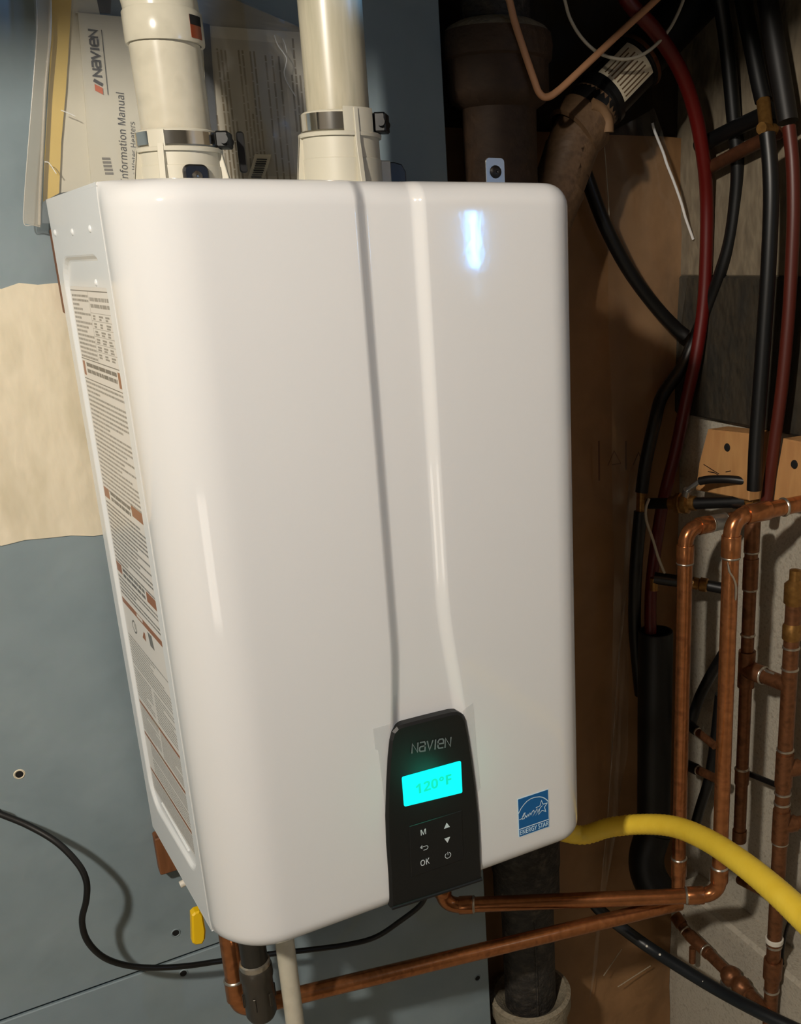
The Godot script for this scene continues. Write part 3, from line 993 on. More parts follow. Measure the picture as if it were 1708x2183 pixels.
func vents() -> void:
	# exhaust on the left
	var X := Vector3(0.1055, 1.8112, 0.16)
	var fa := 1.772
	var y := func(v: float) -> float: return v - X.y
	var o := thing("vent_pipe", "white plastic vent pipe with elbow and chrome clamp, left one on top of the heater", "pipe", X)
	var b := MB.new()
	b.tube([X + Vector3(0, 0.03, 0), X + Vector3(-0.001, 1.9307 - X.y + 0.01, 0)], 0.0302, 32)
	part("pipe", b, M.pvc, o)
	b = MB.new()
	b.lathe(X, Vector3.UP, [Vector2(0.030, 1.9307 - X.y), Vector2(0.0330, 1.9307 - X.y), Vector2(0.0335, 1.9307 - X.y + 0.002), Vector2(0.0335, 1.9555 - X.y), Vector2(0.031, 1.9555 - X.y + 0.003), Vector2(0.029, 1.9555 - X.y + 0.003)], 36)
	var cup := part("coupling", b, M.pvc, o)
	b = MB.new()
	var t0 := X + Vector3(0, 1.9555 - X.y, 0)
	b.tube(bent([t0 - Vector3(0, 0.004, 0), t0 + Vector3(0, 0.028, 0), t0 + Vector3(-0.06, 0.11, -0.05)], 0.03, 12), 0.0318, 32)
	part("elbow", b, M.pvc, o)
	b = MB.new()
	arc(b, X, 0.0332, 0.0338, 1.9337 - X.y, 1.9518 - X.y, fa - 0.72, fa - 1.16, 6)
	var stk := part("sticker", b, mat(Color(0.52, 0.22, 0.10), 0.4), cup, "orange and black sticker")
	b = MB.new()
	arc(b, X, 0.0334, 0.0341, lerpf(1.9337, 1.9518, 0.58) - X.y, 1.9518 - X.y, fa - 0.72, fa - 1.16, 6)
	part("sticker_top", b, M.hole, cup)
	collar(o, X, fa, 1.8250 - X.y, 1.8460 - X.y, 1.8609 - X.y, 0.0355, 0.0372, 0)
	# intake to its right
	X = Vector3(0.2595, 1.8112, 0.16)
	fa = 1.917
	o = thing("intake_pipe", "straight off-white plastic pipe in a ribbed collar, right of the elbow vent pipe", "pipe", X)
	b = MB.new()
	b.tube([X + Vector3(0, 0.03, 0), X + Vector3(0.0015, 0.35, 0.0)], 0.0302, 32)
	part("pipe", b, M.pvcgrey, o)
	collar(o, X, fa, 1.8260 - X.y, 1.8633 - X.y, 1.8823 - X.y, 0.0365, 0.0392, 1)

func collar(o: Node3D, X: Vector3, fa: float, y0: float, y1: float, y2: float, ri: float, ro: float, kind: int) -> void:
	y0 = 0.0
	var b := MB.new()
	b.lathe(X, Vector3.UP, [Vector2(ro * 0.985, 0.0), Vector2(ro * 0.985, (y0 + y1) * 0.55), Vector2(ro * 0.96, (y0 + y1) * 0.56), Vector2(ro * 0.96, y1 - 0.004), Vector2(ro * 1.02, y1 - 0.004), Vector2(ro * 1.03, y1 - 0.001), Vector2(ro * 1.0, y1), Vector2(ri * 0.93, y1 + 0.0005)], 40)
	b.lathe(X, Vector3.UP, [Vector2(ri * 0.94, y1), Vector2(ri * 0.955, y2 - 0.003), Vector2(ri * 0.97, y2 - 0.001), Vector2(ri * 0.93, y2), Vector2(0.0302, y2 - 0.001)], 40)
	var angs := [fa + 1.30, fa - 1.25, fa + 2.6, fa - 2.6] if kind == 0 else [fa + 1.35, fa - 0.42, fa + 2.6, fa - 2.3]
	for a in angs:
		fin(b, X, a, ro * 0.8, ro * 1.02, ro * 1.20, 0.0, y1 - 0.001, 0.0045)
	if kind == 0:
		arc(b, X, ri * 0.95, ri * 1.06, y1 - 0.002, y2 - 0.002, fa + 0.72, fa + 0.30, 6)
		fin(b, X, fa + 0.42, ro * 0.8, ro * 1.02, ro * 1.13, 0.0, y1 + 0.002, 0.006)
	else:
		arc(b, X, ri * 0.95, ri * 1.08, y1 - 0.002, y2 + 0.002, fa - 0.12, fa - 0.95, 8)
		fin(b, X, fa - 0.42, ro * 0.8, ro * 1.04, ro * 1.08, 0.0, y2 + 0.001, 0.004)
	var c := part("collar", b, M.collar, o)
	b = MB.new()
	b.lathe(X, Vector3.UP, [Vector2(ri * 0.95, y1 + 0.0015), Vector2(ri * 1.03, y1 + 0.0015), Vector2(ri * 1.03, y2 - 0.0025), Vector2(ri * 0.95, y2 - 0.0025)], 48)
	var clamp := part("hose_clamp", b, M.chrome, o, "shiny steel band clamp")
	# worm screw housing on the right of the clamp
	var a := fa - 1.35
	var d := Vector3(cos(a), 0, sin(a))
	var s := Vector3(-sin(a), 0, cos(a))
	var ym := (y1 + y2) / 2
	b = MB.new()
	b.box(X + d * (ri * 1.03 + 0.004) + Vector3(0, ym, 0), Vector3(0.012, (y2 - y1) * 0.95, 0.02), 0.0015, Basis(d, Vector3.UP, d.cross(Vector3.UP)))
	b.tube([X + d * (ri + 0.007) + s * 0.014 + Vector3(0, ym, 0), X + d * (ri + 0.007) - s * 0.016 + Vector3(0, ym, 0)], 0.0042, 12)
	part("clamp_screw", b, M.darkplastic, clamp)
	if kind == 0:
		# black latch with a screw at the foot of the collar
		a = fa - 0.32
		d = Vector3(cos(a), 0, sin(a))
		b = MB.new()
		b.prism(rrect(0.0225, 0.022, 0.006, 5), 0.006, 0.0015, T(X + d * (ro * 1.06) + Vector3(0, 0.0085, 0), d))
		var lt := part("latch", b, M.darkplastic, c)
		b = MB.new()
		b.lathe(X + d * (ro * 1.06) + Vector3(0, 0.0095, 0), d, [Vector2(0.0046, 0), Vector2(0.0042, 0.0014), Vector2(0.0018, 0.0022), Vector2(0.001, 0.001), Vector2(0, 0.001)], 16)
		part("screw", b, M.screwmetal, c)
		b = MB.new()
		b.prism(rrect(0.0075, 0.036, 0.003, 5), 0.004, 0.0012, T(X + Vector3(0.056, 0.046 - 0.012, 0.002), Vector3(-0.2, 0, 1)))
		part("clip", b, M.darkplastic, c)
	else:
		b = MB.new()
		b.box(X + Vector3(0.0475, 0.0155, -0.01), Vector3(0.011, 0.030, 0.012), 0.001)
		part("tab", b, M.collar, c)
		b = MB.new()
		b.prism(PackedVector2Array([Vector2(-0.009, -0.016), Vector2(0.009, -0.016), Vector2(0.009, 0.004), Vector2(0.005, 0.011), Vector2(-0.003, 0.013), Vector2(-0.009, 0.013)]), 0.007, 0.001, Transform3D(Basis.IDENTITY, X + Vector3(0.062, 0.0165, -0.008)))
		part("latch", b, M.darkplastic, c)
		b = MB.new()
		b.lathe(X + Vector3(0.0635, 0.007, -0.008), Vector3.BACK, [Vector2(0.0042, 0), Vector2(0.0038, 0.0014), Vector2(0.0016, 0.002), Vector2(0, 0.001)], 16)
		part("screw", b, M.screwmetal, c)

func flat(pl: PackedVector2Array, z: float, h: float) -> MB:
	var b := MB.new()
	b.prism(pl, h, 0.0, Transform3D(Basis.IDENTITY, Vector3(0, 0, z)))
	return b

func along(A: Vector3, Bv: Vector3) -> Transform3D:
	var x := (Bv - A).normalized()
	return Transform3D(Basis(x, Vector3.BACK.cross(x).normalized(), Vector3.BACK), A)

func papers() -> void:
	# papers in a clear zip bag on the wall behind the vent pipes
	var z := 0.004
	var o := thing("information_sheet", "large printed sheet with columns of small text, in the bag between the two vent pipes", "paper", Vector3(0.2302, 1.8247, 0.0040), "papers in the bag")
	var im := Image.create(512, 512, false, Image.FORMAT_RGB8)
	im.fill(Color(0.78, 0.75, 0.68))
	im.fill_rect(Rect2i(40, 130, 432, 382), Color(0.70, 0.67, 0.60))
	var rng := RandomNumberGenerator.new()
	rng.seed = 3
	var ink := Color(0.45, 0.39, 0.28)
	print_lines(im, 190, 20, 490, 118, 19, 9, ink, rng, 0.3)
	print_lines(im, 30, 150, 430, 230, 30, 8, ink, rng, 0.4)
	print_lines(im, 30, 260, 440, 350, 17, 8, ink, rng, 0.5)
	print_lines(im, 30, 370, 440, 490, 17, 8, ink, rng, 0.4)
	im.fill_rect(Rect2i(2, 70, 14, 40), Color(0.3, 0.22, 0.16))
	im.rotate_90(COUNTERCLOCKWISE)
	im.flip_x()
	part("sheet", flat(PackedVector2Array([Vector2(0.1838, 1.9820), Vector2(0.2904, 1.9836), Vector2(0.2788, 1.8257), Vector2(0.1678, 1.8247)]), z, 0.001), printed(im, 0.6), o)
	single("folded_leaflet", flat(PackedVector2Array([Vector2(0.1207, 2.0128), Vector2(0.2037, 2.0122), Vector2(0.2271, 2.0047), Vector2(0.2609, 1.9943), Vector2(0.3116, 1.9786), Vector2(0.3105, 1.9669), Vector2(0.1692, 1.9659), Vector2(0.1153, 1.9747)]), 0.0025, 0.0012), mat(Color(0.60, 0.57, 0.50), 0.6), "grey brown folded leaflet at the top of the bag behind the printed sheet", "paper", Vector3(0.2149, 1.9659, 0.0025), "papers in the bag")
	o = thing("manual_cover_stripe", "narrow dark navy booklet edge beside the elbow vent pipe", "booklet", Vector3(0.1752, 1.8573, 0.0062), "papers in the bag")
	part("cover", flat(PackedVector2Array([Vector2(0.1728, 1.9846), Vector2(0.1834, 1.9829), Vector2(0.1768, 1.8575), Vector2(0.1680, 1.8573)]), 0.0062, 0.0015), M.navy, o)
	# loose white sheet
	single("white_sheet", flat(PackedVector2Array([Vector2(0.0549, 2.0058), Vector2(0.0762, 2.0078), Vector2(0.0783, 1.9794), Vector2(0.0552, 1.8280), Vector2(0.0478, 1.8234), Vector2(0.0129, 1.8178), Vector2(0.0222, 1.8539), Vector2(0.0354, 1.9099), Vector2(0.0458, 1.9563)]), 0.0058, 0.001), M.paper, "plain white sheet between the yellow strip and the booklet in the bag", "paper", Vector3(0.0476, 1.8178, 0.0058), "papers in the bag")
	# booklet
	o = thing("manual_booklet", "white manual booklet with sideways black lettering, behind the elbow vent pipe", "booklet", Vector3(0.1012, 1.8187, 0.0095), "papers in the bag")
	part("cover", flat(PackedVector2Array([Vector2(0.0575, 1.9823), Vector2(0.0998, 1.9822), Vector2(0.1152, 1.9818), Vector2(0.1747, 1.9833), Vector2(0.1643, 1.8266), Vector2(0.0449, 1.8187), Vector2(0.0521, 1.9103)]), 0.0095, 0.003), M.paper, o)
	var b := MB.new()
	letters(b, along(Vector3(0.0701, 1.9268, 0.0101), Vector3(0.0720, 1.9674, 0.0101)), 0.0070, 0.0059, 0.0019, 0.0019)
	part("lettering", b, M.ink, o)
	b = MB.new()
	b.prism(PackedVector2Array([Vector2(-0.0165, 0.0), Vector2(-0.0105, 0.0), Vector2(-0.0075, 0.0070), Vector2(-0.0135, 0.0070)]), 0.0003, 0.0, along(Vector3(0.0701, 1.9268, 0.0101) + Vector3(0, 0, 0.0004), Vector3(0.0720, 1.9674, 0.0101)))
	part("mark", b, M.orange, o, "orange slanted mark")
	b = MB.new()
	b.ribbon([Vector2(-0.0072, 0.0006), Vector2(-0.0044, 0.0070 * 0.93)], 0.0030, along(Vector3(0.0701, 1.9268, 0.0101), Vector3(0.0720, 1.9674, 0.0101)))
	b.ribbon([Vector2(-0.016, -0.0045), Vector2(0.042, -0.0045)], 0.0006, along(Vector3(0.0701, 1.9268, 0.0101), Vector3(0.0720, 1.9674, 0.0101)))
	part("underline", b, M.ink, o)
	var ti := along(Vector3(0.0817, 1.8712, 0.0099), Vector3(0.0902, 1.9595, 0.0099))
	words("title", "Information Manual", 0.0070, ti, M.ink, o, false, 0.97)
	words("subtitle", "Gas Water Heaters", 0.0052, along(Vector3(0.0906, 1.8566, 0.0099), Vector3(0.0961, 1.9228, 0.0099)), mat(Color(0.35, 0.34, 0.32), 0.6), o)
	b = MB.new()
	for k in 5:
		b.box(Vector3(0.0640, 1.8368, 0.0097) + Vector3(-0.0002 * k, 0.0035 * k, 0), Vector3(0.008, 0.0022, 0.0004))
	part("print_marks", b, mat(Color(0.45, 0.43, 0.40), 0.6), o)
	b = flat(PackedVector2Array([Vector2(0.0796, 2.0065), Vector2(0.0900, 2.0075), Vector2(0.0906, 1.9973), Vector2(0.0884, 1.9855), Vector2(0.0754, 1.9849)]), 0.0042, 0.002)
	single("dark_divider", b, mat(Color(0.20, 0.19, 0.19), 0.5), "small dark grey tab showing above the booklet at the top of the bag", "paper", Vector3(0.0848, 1.9849, 0.0042), "papers in the bag")
	# curled barcode label
	o = thing("barcode_label", "small curled barcode label above the heater between the vent pipes", "label", Vector3(0.2121, 1.8322, 0.0060))
	b = MB.new()
	var g := []
	var c0 := Vector3(0.2121, 1.8322, 0.0060)
	for i in 2:
		var row := PackedVector3Array()
		for k in 7:
			var s := k / 6.0
			row.append(c0 + Vector3(-0.009 + 0.018 * i + 0.010 * s, 0.026 * s, 0.004 + 0.006 * sin(s * PI * 0.6)))
		g.append(row)
	b.grid(g, 1.0)
	part("label", b, M.paper, o)
	b = MB.new()
	for k in 9:
		var s := 0.12 + k * 0.085
		var w := 0.0011 if k % 3 else 0.0017
		b.box(c0 + Vector3(0.010 * s, 0.026 * s, 0.0048 + 0.006 * sin(s * PI * 0.6)), Vector3(0.011, w, 0.0008))
	part("bars", b, M.ink, o)
	# yellow sleeve and the bag itself
	single("yellow_envelope", flat(PackedVector2Array([Vector2(0.0376, 2.0015), Vector2(0.0559, 2.0033), Vector2(0.0465, 1.9600), Vector2(0.0351, 1.9095), Vector2(0.0244, 1.8666), Vector2(0.0144, 1.8177), Vector2(-0.0014, 1.8097), Vector2(0.0071, 1.8532), Vector2(0.0195, 1.9087), Vector2(0.0284, 1.9505)]), 0.0085, 0.002), mat(Color(0.84, 0.72, 0.38), 0.35), "long yellow envelope edge at the left side of the clear bag", "envelope", Vector3(0.0268, 1.8097, 0.0085), "papers in the bag")
	o = thing("zip_bag", "clear plastic zip bag of manuals hanging on the grey wall behind the vent pipes", "bag", Vector3(0.0867, 1.7885, 0.0145))
	b = MB.new()
	var film := []
	rng.seed = 21
	var nz := FastNoiseLite.new()
	nz.seed = 5
	nz.frequency = 18.0
	var L := [Vector2(0.0205, 1.9986), Vector2(0.0173, 1.9648), Vector2(0.0109, 1.9361), Vector2(0.0015, 1.8946), Vector2(-0.0089, 1.8523), Vector2(-0.0171, 1.8180), Vector2(-0.0228, 1.7893)]
	var R := [Vector2(0.1965, 2.0154), Vector2(0.2380, 1.9989), Vector2(0.2770, 1.9861), Vector2(0.3018, 1.9735), Vector2(0.2959, 1.9125), Vector2(0.2907, 1.8595), Vector2(0.2562, 1.7852)]
	for i in 25:
		var f := i / 24.0 * (L.size() - 1)
		var k := mini(int(f), L.size() - 2)
		var a: Vector2 = L[k].lerp(L[k + 1], f - k)
		var c: Vector2 = R[k].lerp(R[k + 1], f - k)
		var row := PackedVector3Array()
		for j in 33:
			var p := a.lerp(c, j / 32.0)
			row.append(Vector3(p.x, p.y, 0.0145 + 0.0022 * nz.get_noise_2d(p.x * 2.2, p.y)))
		film.append(row)
	b.grid(film, 1.0)
	part("film", b, M.film, o)
	b = MB.new()
	b.prism(PackedVector2Array([Vector2(0.0226, 1.9982), Vector2(0.0182, 1.9643), Vector2(0.0107, 1.9316), Vector2(0.0005, 1.8900), Vector2(-0.0098, 1.8478), Vector2(-0.0181, 1.8135), Vector2(-0.0226, 1.7891), Vector2(-0.0150, 1.7873), Vector2(-0.0086, 1.7855), Vector2(-0.0021, 1.8222), Vector2(0.0071, 1.8652), Vector2(0.0161, 1.9073), Vector2(0.0255, 1.9447), Vector2(0.0301, 1.9652), Vector2(0.0357, 1.9995)]), 0.0004, 0.0, Transform3D(Basis.IDENTITY, Vector3(0, 0, 0.0175)))
	part("zipper_band", b, clear(Color(0.80, 0.76, 0.68), 0.22, 0.2), o, "greyish clear zipper band")
	b = MB.new()
	b.tube(smooth([Vector3(0.0355, 1.9999, 0.0155), Vector3(0.0299, 1.9656, 0.0155), Vector3(0.0253, 1.9450, 0.0155), Vector3(0.0159, 1.9076, 0.0155), Vector3(0.0069, 1.8654, 0.0155), Vector3(-0.0023, 1.8223, 0.0155), Vector3(-0.0090, 1.7874, 0.0155)], 5), 0.0015, 8)
	part("zipper", b, clear(Color(0.92, 0.90, 0.86), 0.6, 0.2), o, "milky plastic zipper rib")
	b = MB.new()
	b.tube(smooth([Vector3(0.0229, 1.9987, 0.0155), Vector3(0.0184, 1.9647, 0.0155), Vector3(0.0109, 1.9319, 0.0155), Vector3(0.0007, 1.8903, 0.0155), Vector3(-0.0097, 1.8480, 0.0155), Vector3(-0.0179, 1.8136, 0.0155), Vector3(-0.0225, 1.7892, 0.0155), Vector3(-0.0148, 1.7874, 0.0155), Vector3(-0.0084, 1.7856, 0.0155)], 5), 0.0005, 8)
	part("bag_edge", b, clear(Color(0.92, 0.90, 0.86), 0.35, 0.2), o)
	b = MB.new()
	b.tube(smooth([Vector3(0.2472, 1.9757, 0.0170), Vector3(0.2498, 1.9670, 0.0170), Vector3(0.2550, 1.9597, 0.0170), Vector3(0.2580, 1.9540, 0.0170), Vector3(0.2562, 1.9471, 0.0170), Vector3(0.2539, 1.9401, 0.0170), Vector3(0.2561, 1.9311, 0.0170), Vector3(0.2639, 1.9177, 0.0170)], 4), 0.0007, 6)
	part("crease", b, clear(Color(1, 1, 1), 0.6, 0.15), o)
	for cr in [[Vector3(0.2560, 1.9733, 0.0170), Vector3(0.2579, 1.9676, 0.0170), Vector3(0.2591, 1.9600, 0.0170)], [Vector3(0.0276, 1.8934, 0.0170), Vector3(0.0355, 1.8903, 0.0170), Vector3(0.0394, 1.8884, 0.0170)], [Vector3(0.0052, 1.8460, 0.0170), Vector3(0.0092, 1.8448, 0.0170), Vector3(0.0140, 1.8354, 0.0170)]]:
		b = MB.new()
		b.tube(smooth(cr, 4), 0.0006, 6)
		part("crease", b, clear(Color(1, 1, 1), 0.5, 0.15), o)

func left_bottom() -> void:
	var b := MB.new()
	b.tube(smooth([Vector3(-0.4542, 1.3807, 0.0120), Vector3(-0.3668, 1.3184, 0.0150), Vector3(-0.2658, 1.2531, 0.0200), Vector3(-0.1636, 1.1786, 0.0200), Vector3(-0.1516, 1.1694, 0.0250), Vector3(-0.1271, 1.1513, 0.0350), Vector3(-0.1032, 1.1298, 0.0500), Vector3(-0.0868, 1.1030, 0.0620), Vector3(-0.0816, 1.0809, 0.0680), Vector3(-0.0853, 1.0571, 0.0680), Vector3(-0.0936, 1.0285, 0.0620), Vector3(-0.0925, 0.9988, 0.0600), Vector3(-0.0796, 0.9685, 0.0580), Vector3(-0.0567, 0.9439, 0.0550), Vector3(-0.0269, 0.9269, 0.0550), Vector3(0.0101, 0.9130, 0.0550), Vector3(0.0519, 0.9020, 0.0550), Vector3(0.1091, 0.8902, 0.0600), Vector3(0.1532, 0.8802, 0.0650), Vector3(0.2072, 0.8725, 0.0750), Vector3(0.2435, 0.8757, 0.0850), Vector3(0.2729, 0.8974, 0.1000), Vector3(0.3006, 0.9296, 0.1200), Vector3(0.3047, 0.9732, 0.1400)], 8), 0.0036, 14)
	single("power_cable", b, M.cable, "black power cable snaking over the grey wall to the heater's underside", "cable", Vector3(0.2072, 0.8725, 0.0750))
	# yellow lever of the gas valve
	var o := thing("gas_valve", "gas valve with a yellow lever handle under the heater's lower left edge", "valve", Vector3(0.0218, 0.9700, 0.1000))
	b = MB.new()
	b.tube([Vector3(0.0271, 1.0111, 0.1000), Vector3(0.0324, 1.0189, 0.1000), Vector3(0.0358, 1.0405, 0.1000)], 0.0035, 10)
	part("lever", b, M.zinc, o)
	b = MB.new()
	b.prism(PackedVector2Array([Vector2(0.0186, 1.0166), Vector2(0.0227, 1.0195), Vector2(0.0280, 1.0193), Vector2(0.0310, 1.0134), Vector2(0.0313, 0.9901), Vector2(0.0293, 0.9789), Vector2(0.0253, 0.9733), Vector2(0.0180, 0.9751), Vector2(0.0147, 0.9792)]), 0.012, 0.002, Transform3D(Basis.IDENTITY, Vector3(0, 0, 0.106)))
	part("handle", b, M.handle, o, "yellow dipped handle")
	b = MB.new()
	b.tube([Vector3(0.0561, 1.1095, 0.1000), Vector3(0.0561, 0.9795, 0.0800)], 0.013, 18)
	b.tube([Vector3(0.0561, 1.0695, 0.1000), Vector3(0.0561, 1.0295, 0.1000)], 0.018, 8)
	part("valve_body", b, M.brass, o)
	o = thing("test_port", "small white capped test port at the heater's lower left edge", "fitting", Vector3(0.0180, 1.0530, 0.0900))
	b = MB.new()
	b.tube([Vector3(0.0180, 1.0530, 0.0900), Vector3(0.0180, 1.0530, 0.0900) + Vector3(0.02, 0.004, 0.0)], 0.003, 10)
	part("stem", b, M.brass, o)
	b = MB.new()
	b.tube([Vector3(0.0180, 1.0530, 0.0900) + Vector3(-0.005, -0.001, 0), Vector3(0.0180, 1.0530, 0.0900) + Vector3(0.004, 0.001, 0)], 0.0042, 12)
	part("cap", b, M.whiteplastic, o)
	# copper loop out of the lower left, running right under the heater to the riser with the lower elbow
	var pts := [Vector3(0.0548, 1.0950, 0.1100), Vector3(0.0548, 0.8669, 0.1100), Vector3(0.6903, 0.8085, 0.1776)]
	o = thing("copper_return_pipe", "copper pipe dropping at the heater's lower left corner and crossing low under the heater", "pipe", pts[1])
	b = MB.new()
	b.tube(bent(pts, 0.022, 9), 0.0111, 20)
	part("pipe", b, M.copper, o)
	for s in [[0, 1, 0.02, 0.03], [1, 0, 0.018, 0.045], [1, 2, 0.018, 0.04]]:
		var d: Vector3 = (pts[s[1]] - pts[s[0]]).normalized()
		b = MB.new()
		b.tube([pts[s[0]] + d * s[2], pts[s[0]] + d * s[3]], 0.0128, 20)
		part("elbow_socket", b, M.copper, o)
	b = MB.new()
	ringat(b, pts[1], pts[0], 0.046, 0.0126)
	part("solder_joint", b, M.solder, o)
	b = MB.new()
	ringat(b, pts[1], pts[2], 0.041, 0.0126)
	part("solder_joint", b, M.solder, o)
	b = MB.new()
	b.lathe(pts[0], Vector3.DOWN, [Vector2(0, -0.005), Vector2(0.017, -0.005), Vector2(0.017, 0.018), Vector2(0.013, 0.022), Vector2(0.012, 0.026)], 6)
	part("union_nut", b, M.brass, o)
	# grey strainer beside it
	var g0 := Vector3(0.0740, 1.0990, 0.1500)
	var g1 := Vector3(0.0740, 0.8795, 0.1500)
	o = thing("water_strainer", "dark grey tubular strainer with a ringed cap hanging beside the copper pipe under the heater", "strainer", g1)
	var gl := (g1 - g0).length()
	var gd := (g1 - g0).normalized()
	b = MB.new()
	b.lathe(g0, gd, [Vector2(0, 0), Vector2(0.0185, 0.0), Vector2(0.0185, 0.008), Vector2(0.0155, 0.011), Vector2(0.0152, gl * 0.66)], 28)
	part("body", b, mat(Color(0.20, 0.19, 0.17), 0.35, 0.4), o)
	b = MB.new()
	b.lathe(g0, gd, [Vector2(0.0155, gl * 0.63), Vector2(0.0175, gl * 0.635), Vector2(0.0182, gl * 0.655), Vector2(0.0172, gl * 0.67)], 28)
	part("ring", b, M.solder, o, "bright metal ring")
	b = MB.new()
	b.lathe(g0, gd, [Vector2(0.0172, gl * 0.66), Vector2(0.019, gl * 0.67), Vector2(0.0195, gl * 0.73), Vector2(0.018, gl * 0.75), Vector2(0.018, gl * 0.97), Vector2(0.015, gl), Vector2(0, gl)], 28)
	for k in 6:
		var a := TAU * k / 6
		b.box(g0 + gd * gl * 0.86 + Vector3(cos(a), 0, sin(a)) * 0.018, Vector3(0.003, 0.018, 0.003), 0.0005, Basis(Vector3.UP, -a))
	part("cap", b, mat(Color(0.27, 0.25, 0.22), 0.35, 0.4), o)
	# condensate drain
	g0 = Vector3(0.1030, 1.0520, 0.1900)
	g1 = Vector3(0.1030, 0.7000, 0.1900)
	o = thing("condensate_pipe", "white plastic drain pipe with a ribbed metal nut, hanging under the heater", "pipe", g1)
	b = MB.new()
	b.tube([g0 + Vector3(0, -0.015, 0), g1], 0.0107, 24)
	part("pipe", b, M.pvc, o)
	b = MB.new()
	b.tube([Vector3(g0.x, 1.099, g0.z), g0 + Vector3(0, -0.005, 0)], 0.0095, 20)
	part("outlet", b, M.zinc, o)
	b = MB.new()
	b.lathe(g0, g1 - g0, [Vector2(0, 0), Vector2(0.0125, 0.0), Vector2(0.0125, 0.009), Vector2(0.0135, 0.010), Vector2(0.0135, 0.014), Vector2(0.0128, 0.015), Vector2(0.0135, 0.016), Vector2(0.0135, 0.022), Vector2(0.0115, 0.024)], 24)
	part("nut", b, M.zinc, o)

func ringat(b: MB, from: Vector3, to: Vector3, dist: float, r: float, w := 0.0022) -> void:
	var d := (to - from).normalized()
	b.lathe(from + d * dist, d, [Vector2(r * 0.9, -w), Vector2(r * 1.02, -w * 0.5), Vector2(r * 1.05, 0), Vector2(r * 1.0, w * 0.6), Vector2(r * 0.9, w)], 20)

func sleeve(b: MB, from: Vector3, to: Vector3, d0: float, d1: float, r: float) -> void:
	var d := (to - from).normalized()
	b.lathe(from + d * d0, d, [Vector2(r * 0.8, 0), Vector2(r * 0.97, 0), Vector2(r, 0.001), Vector2(r, d1 - d0 - 0.001), Vector2(r * 0.97, d1 - d0), Vector2(r * 0.8, d1 - d0)], 22)

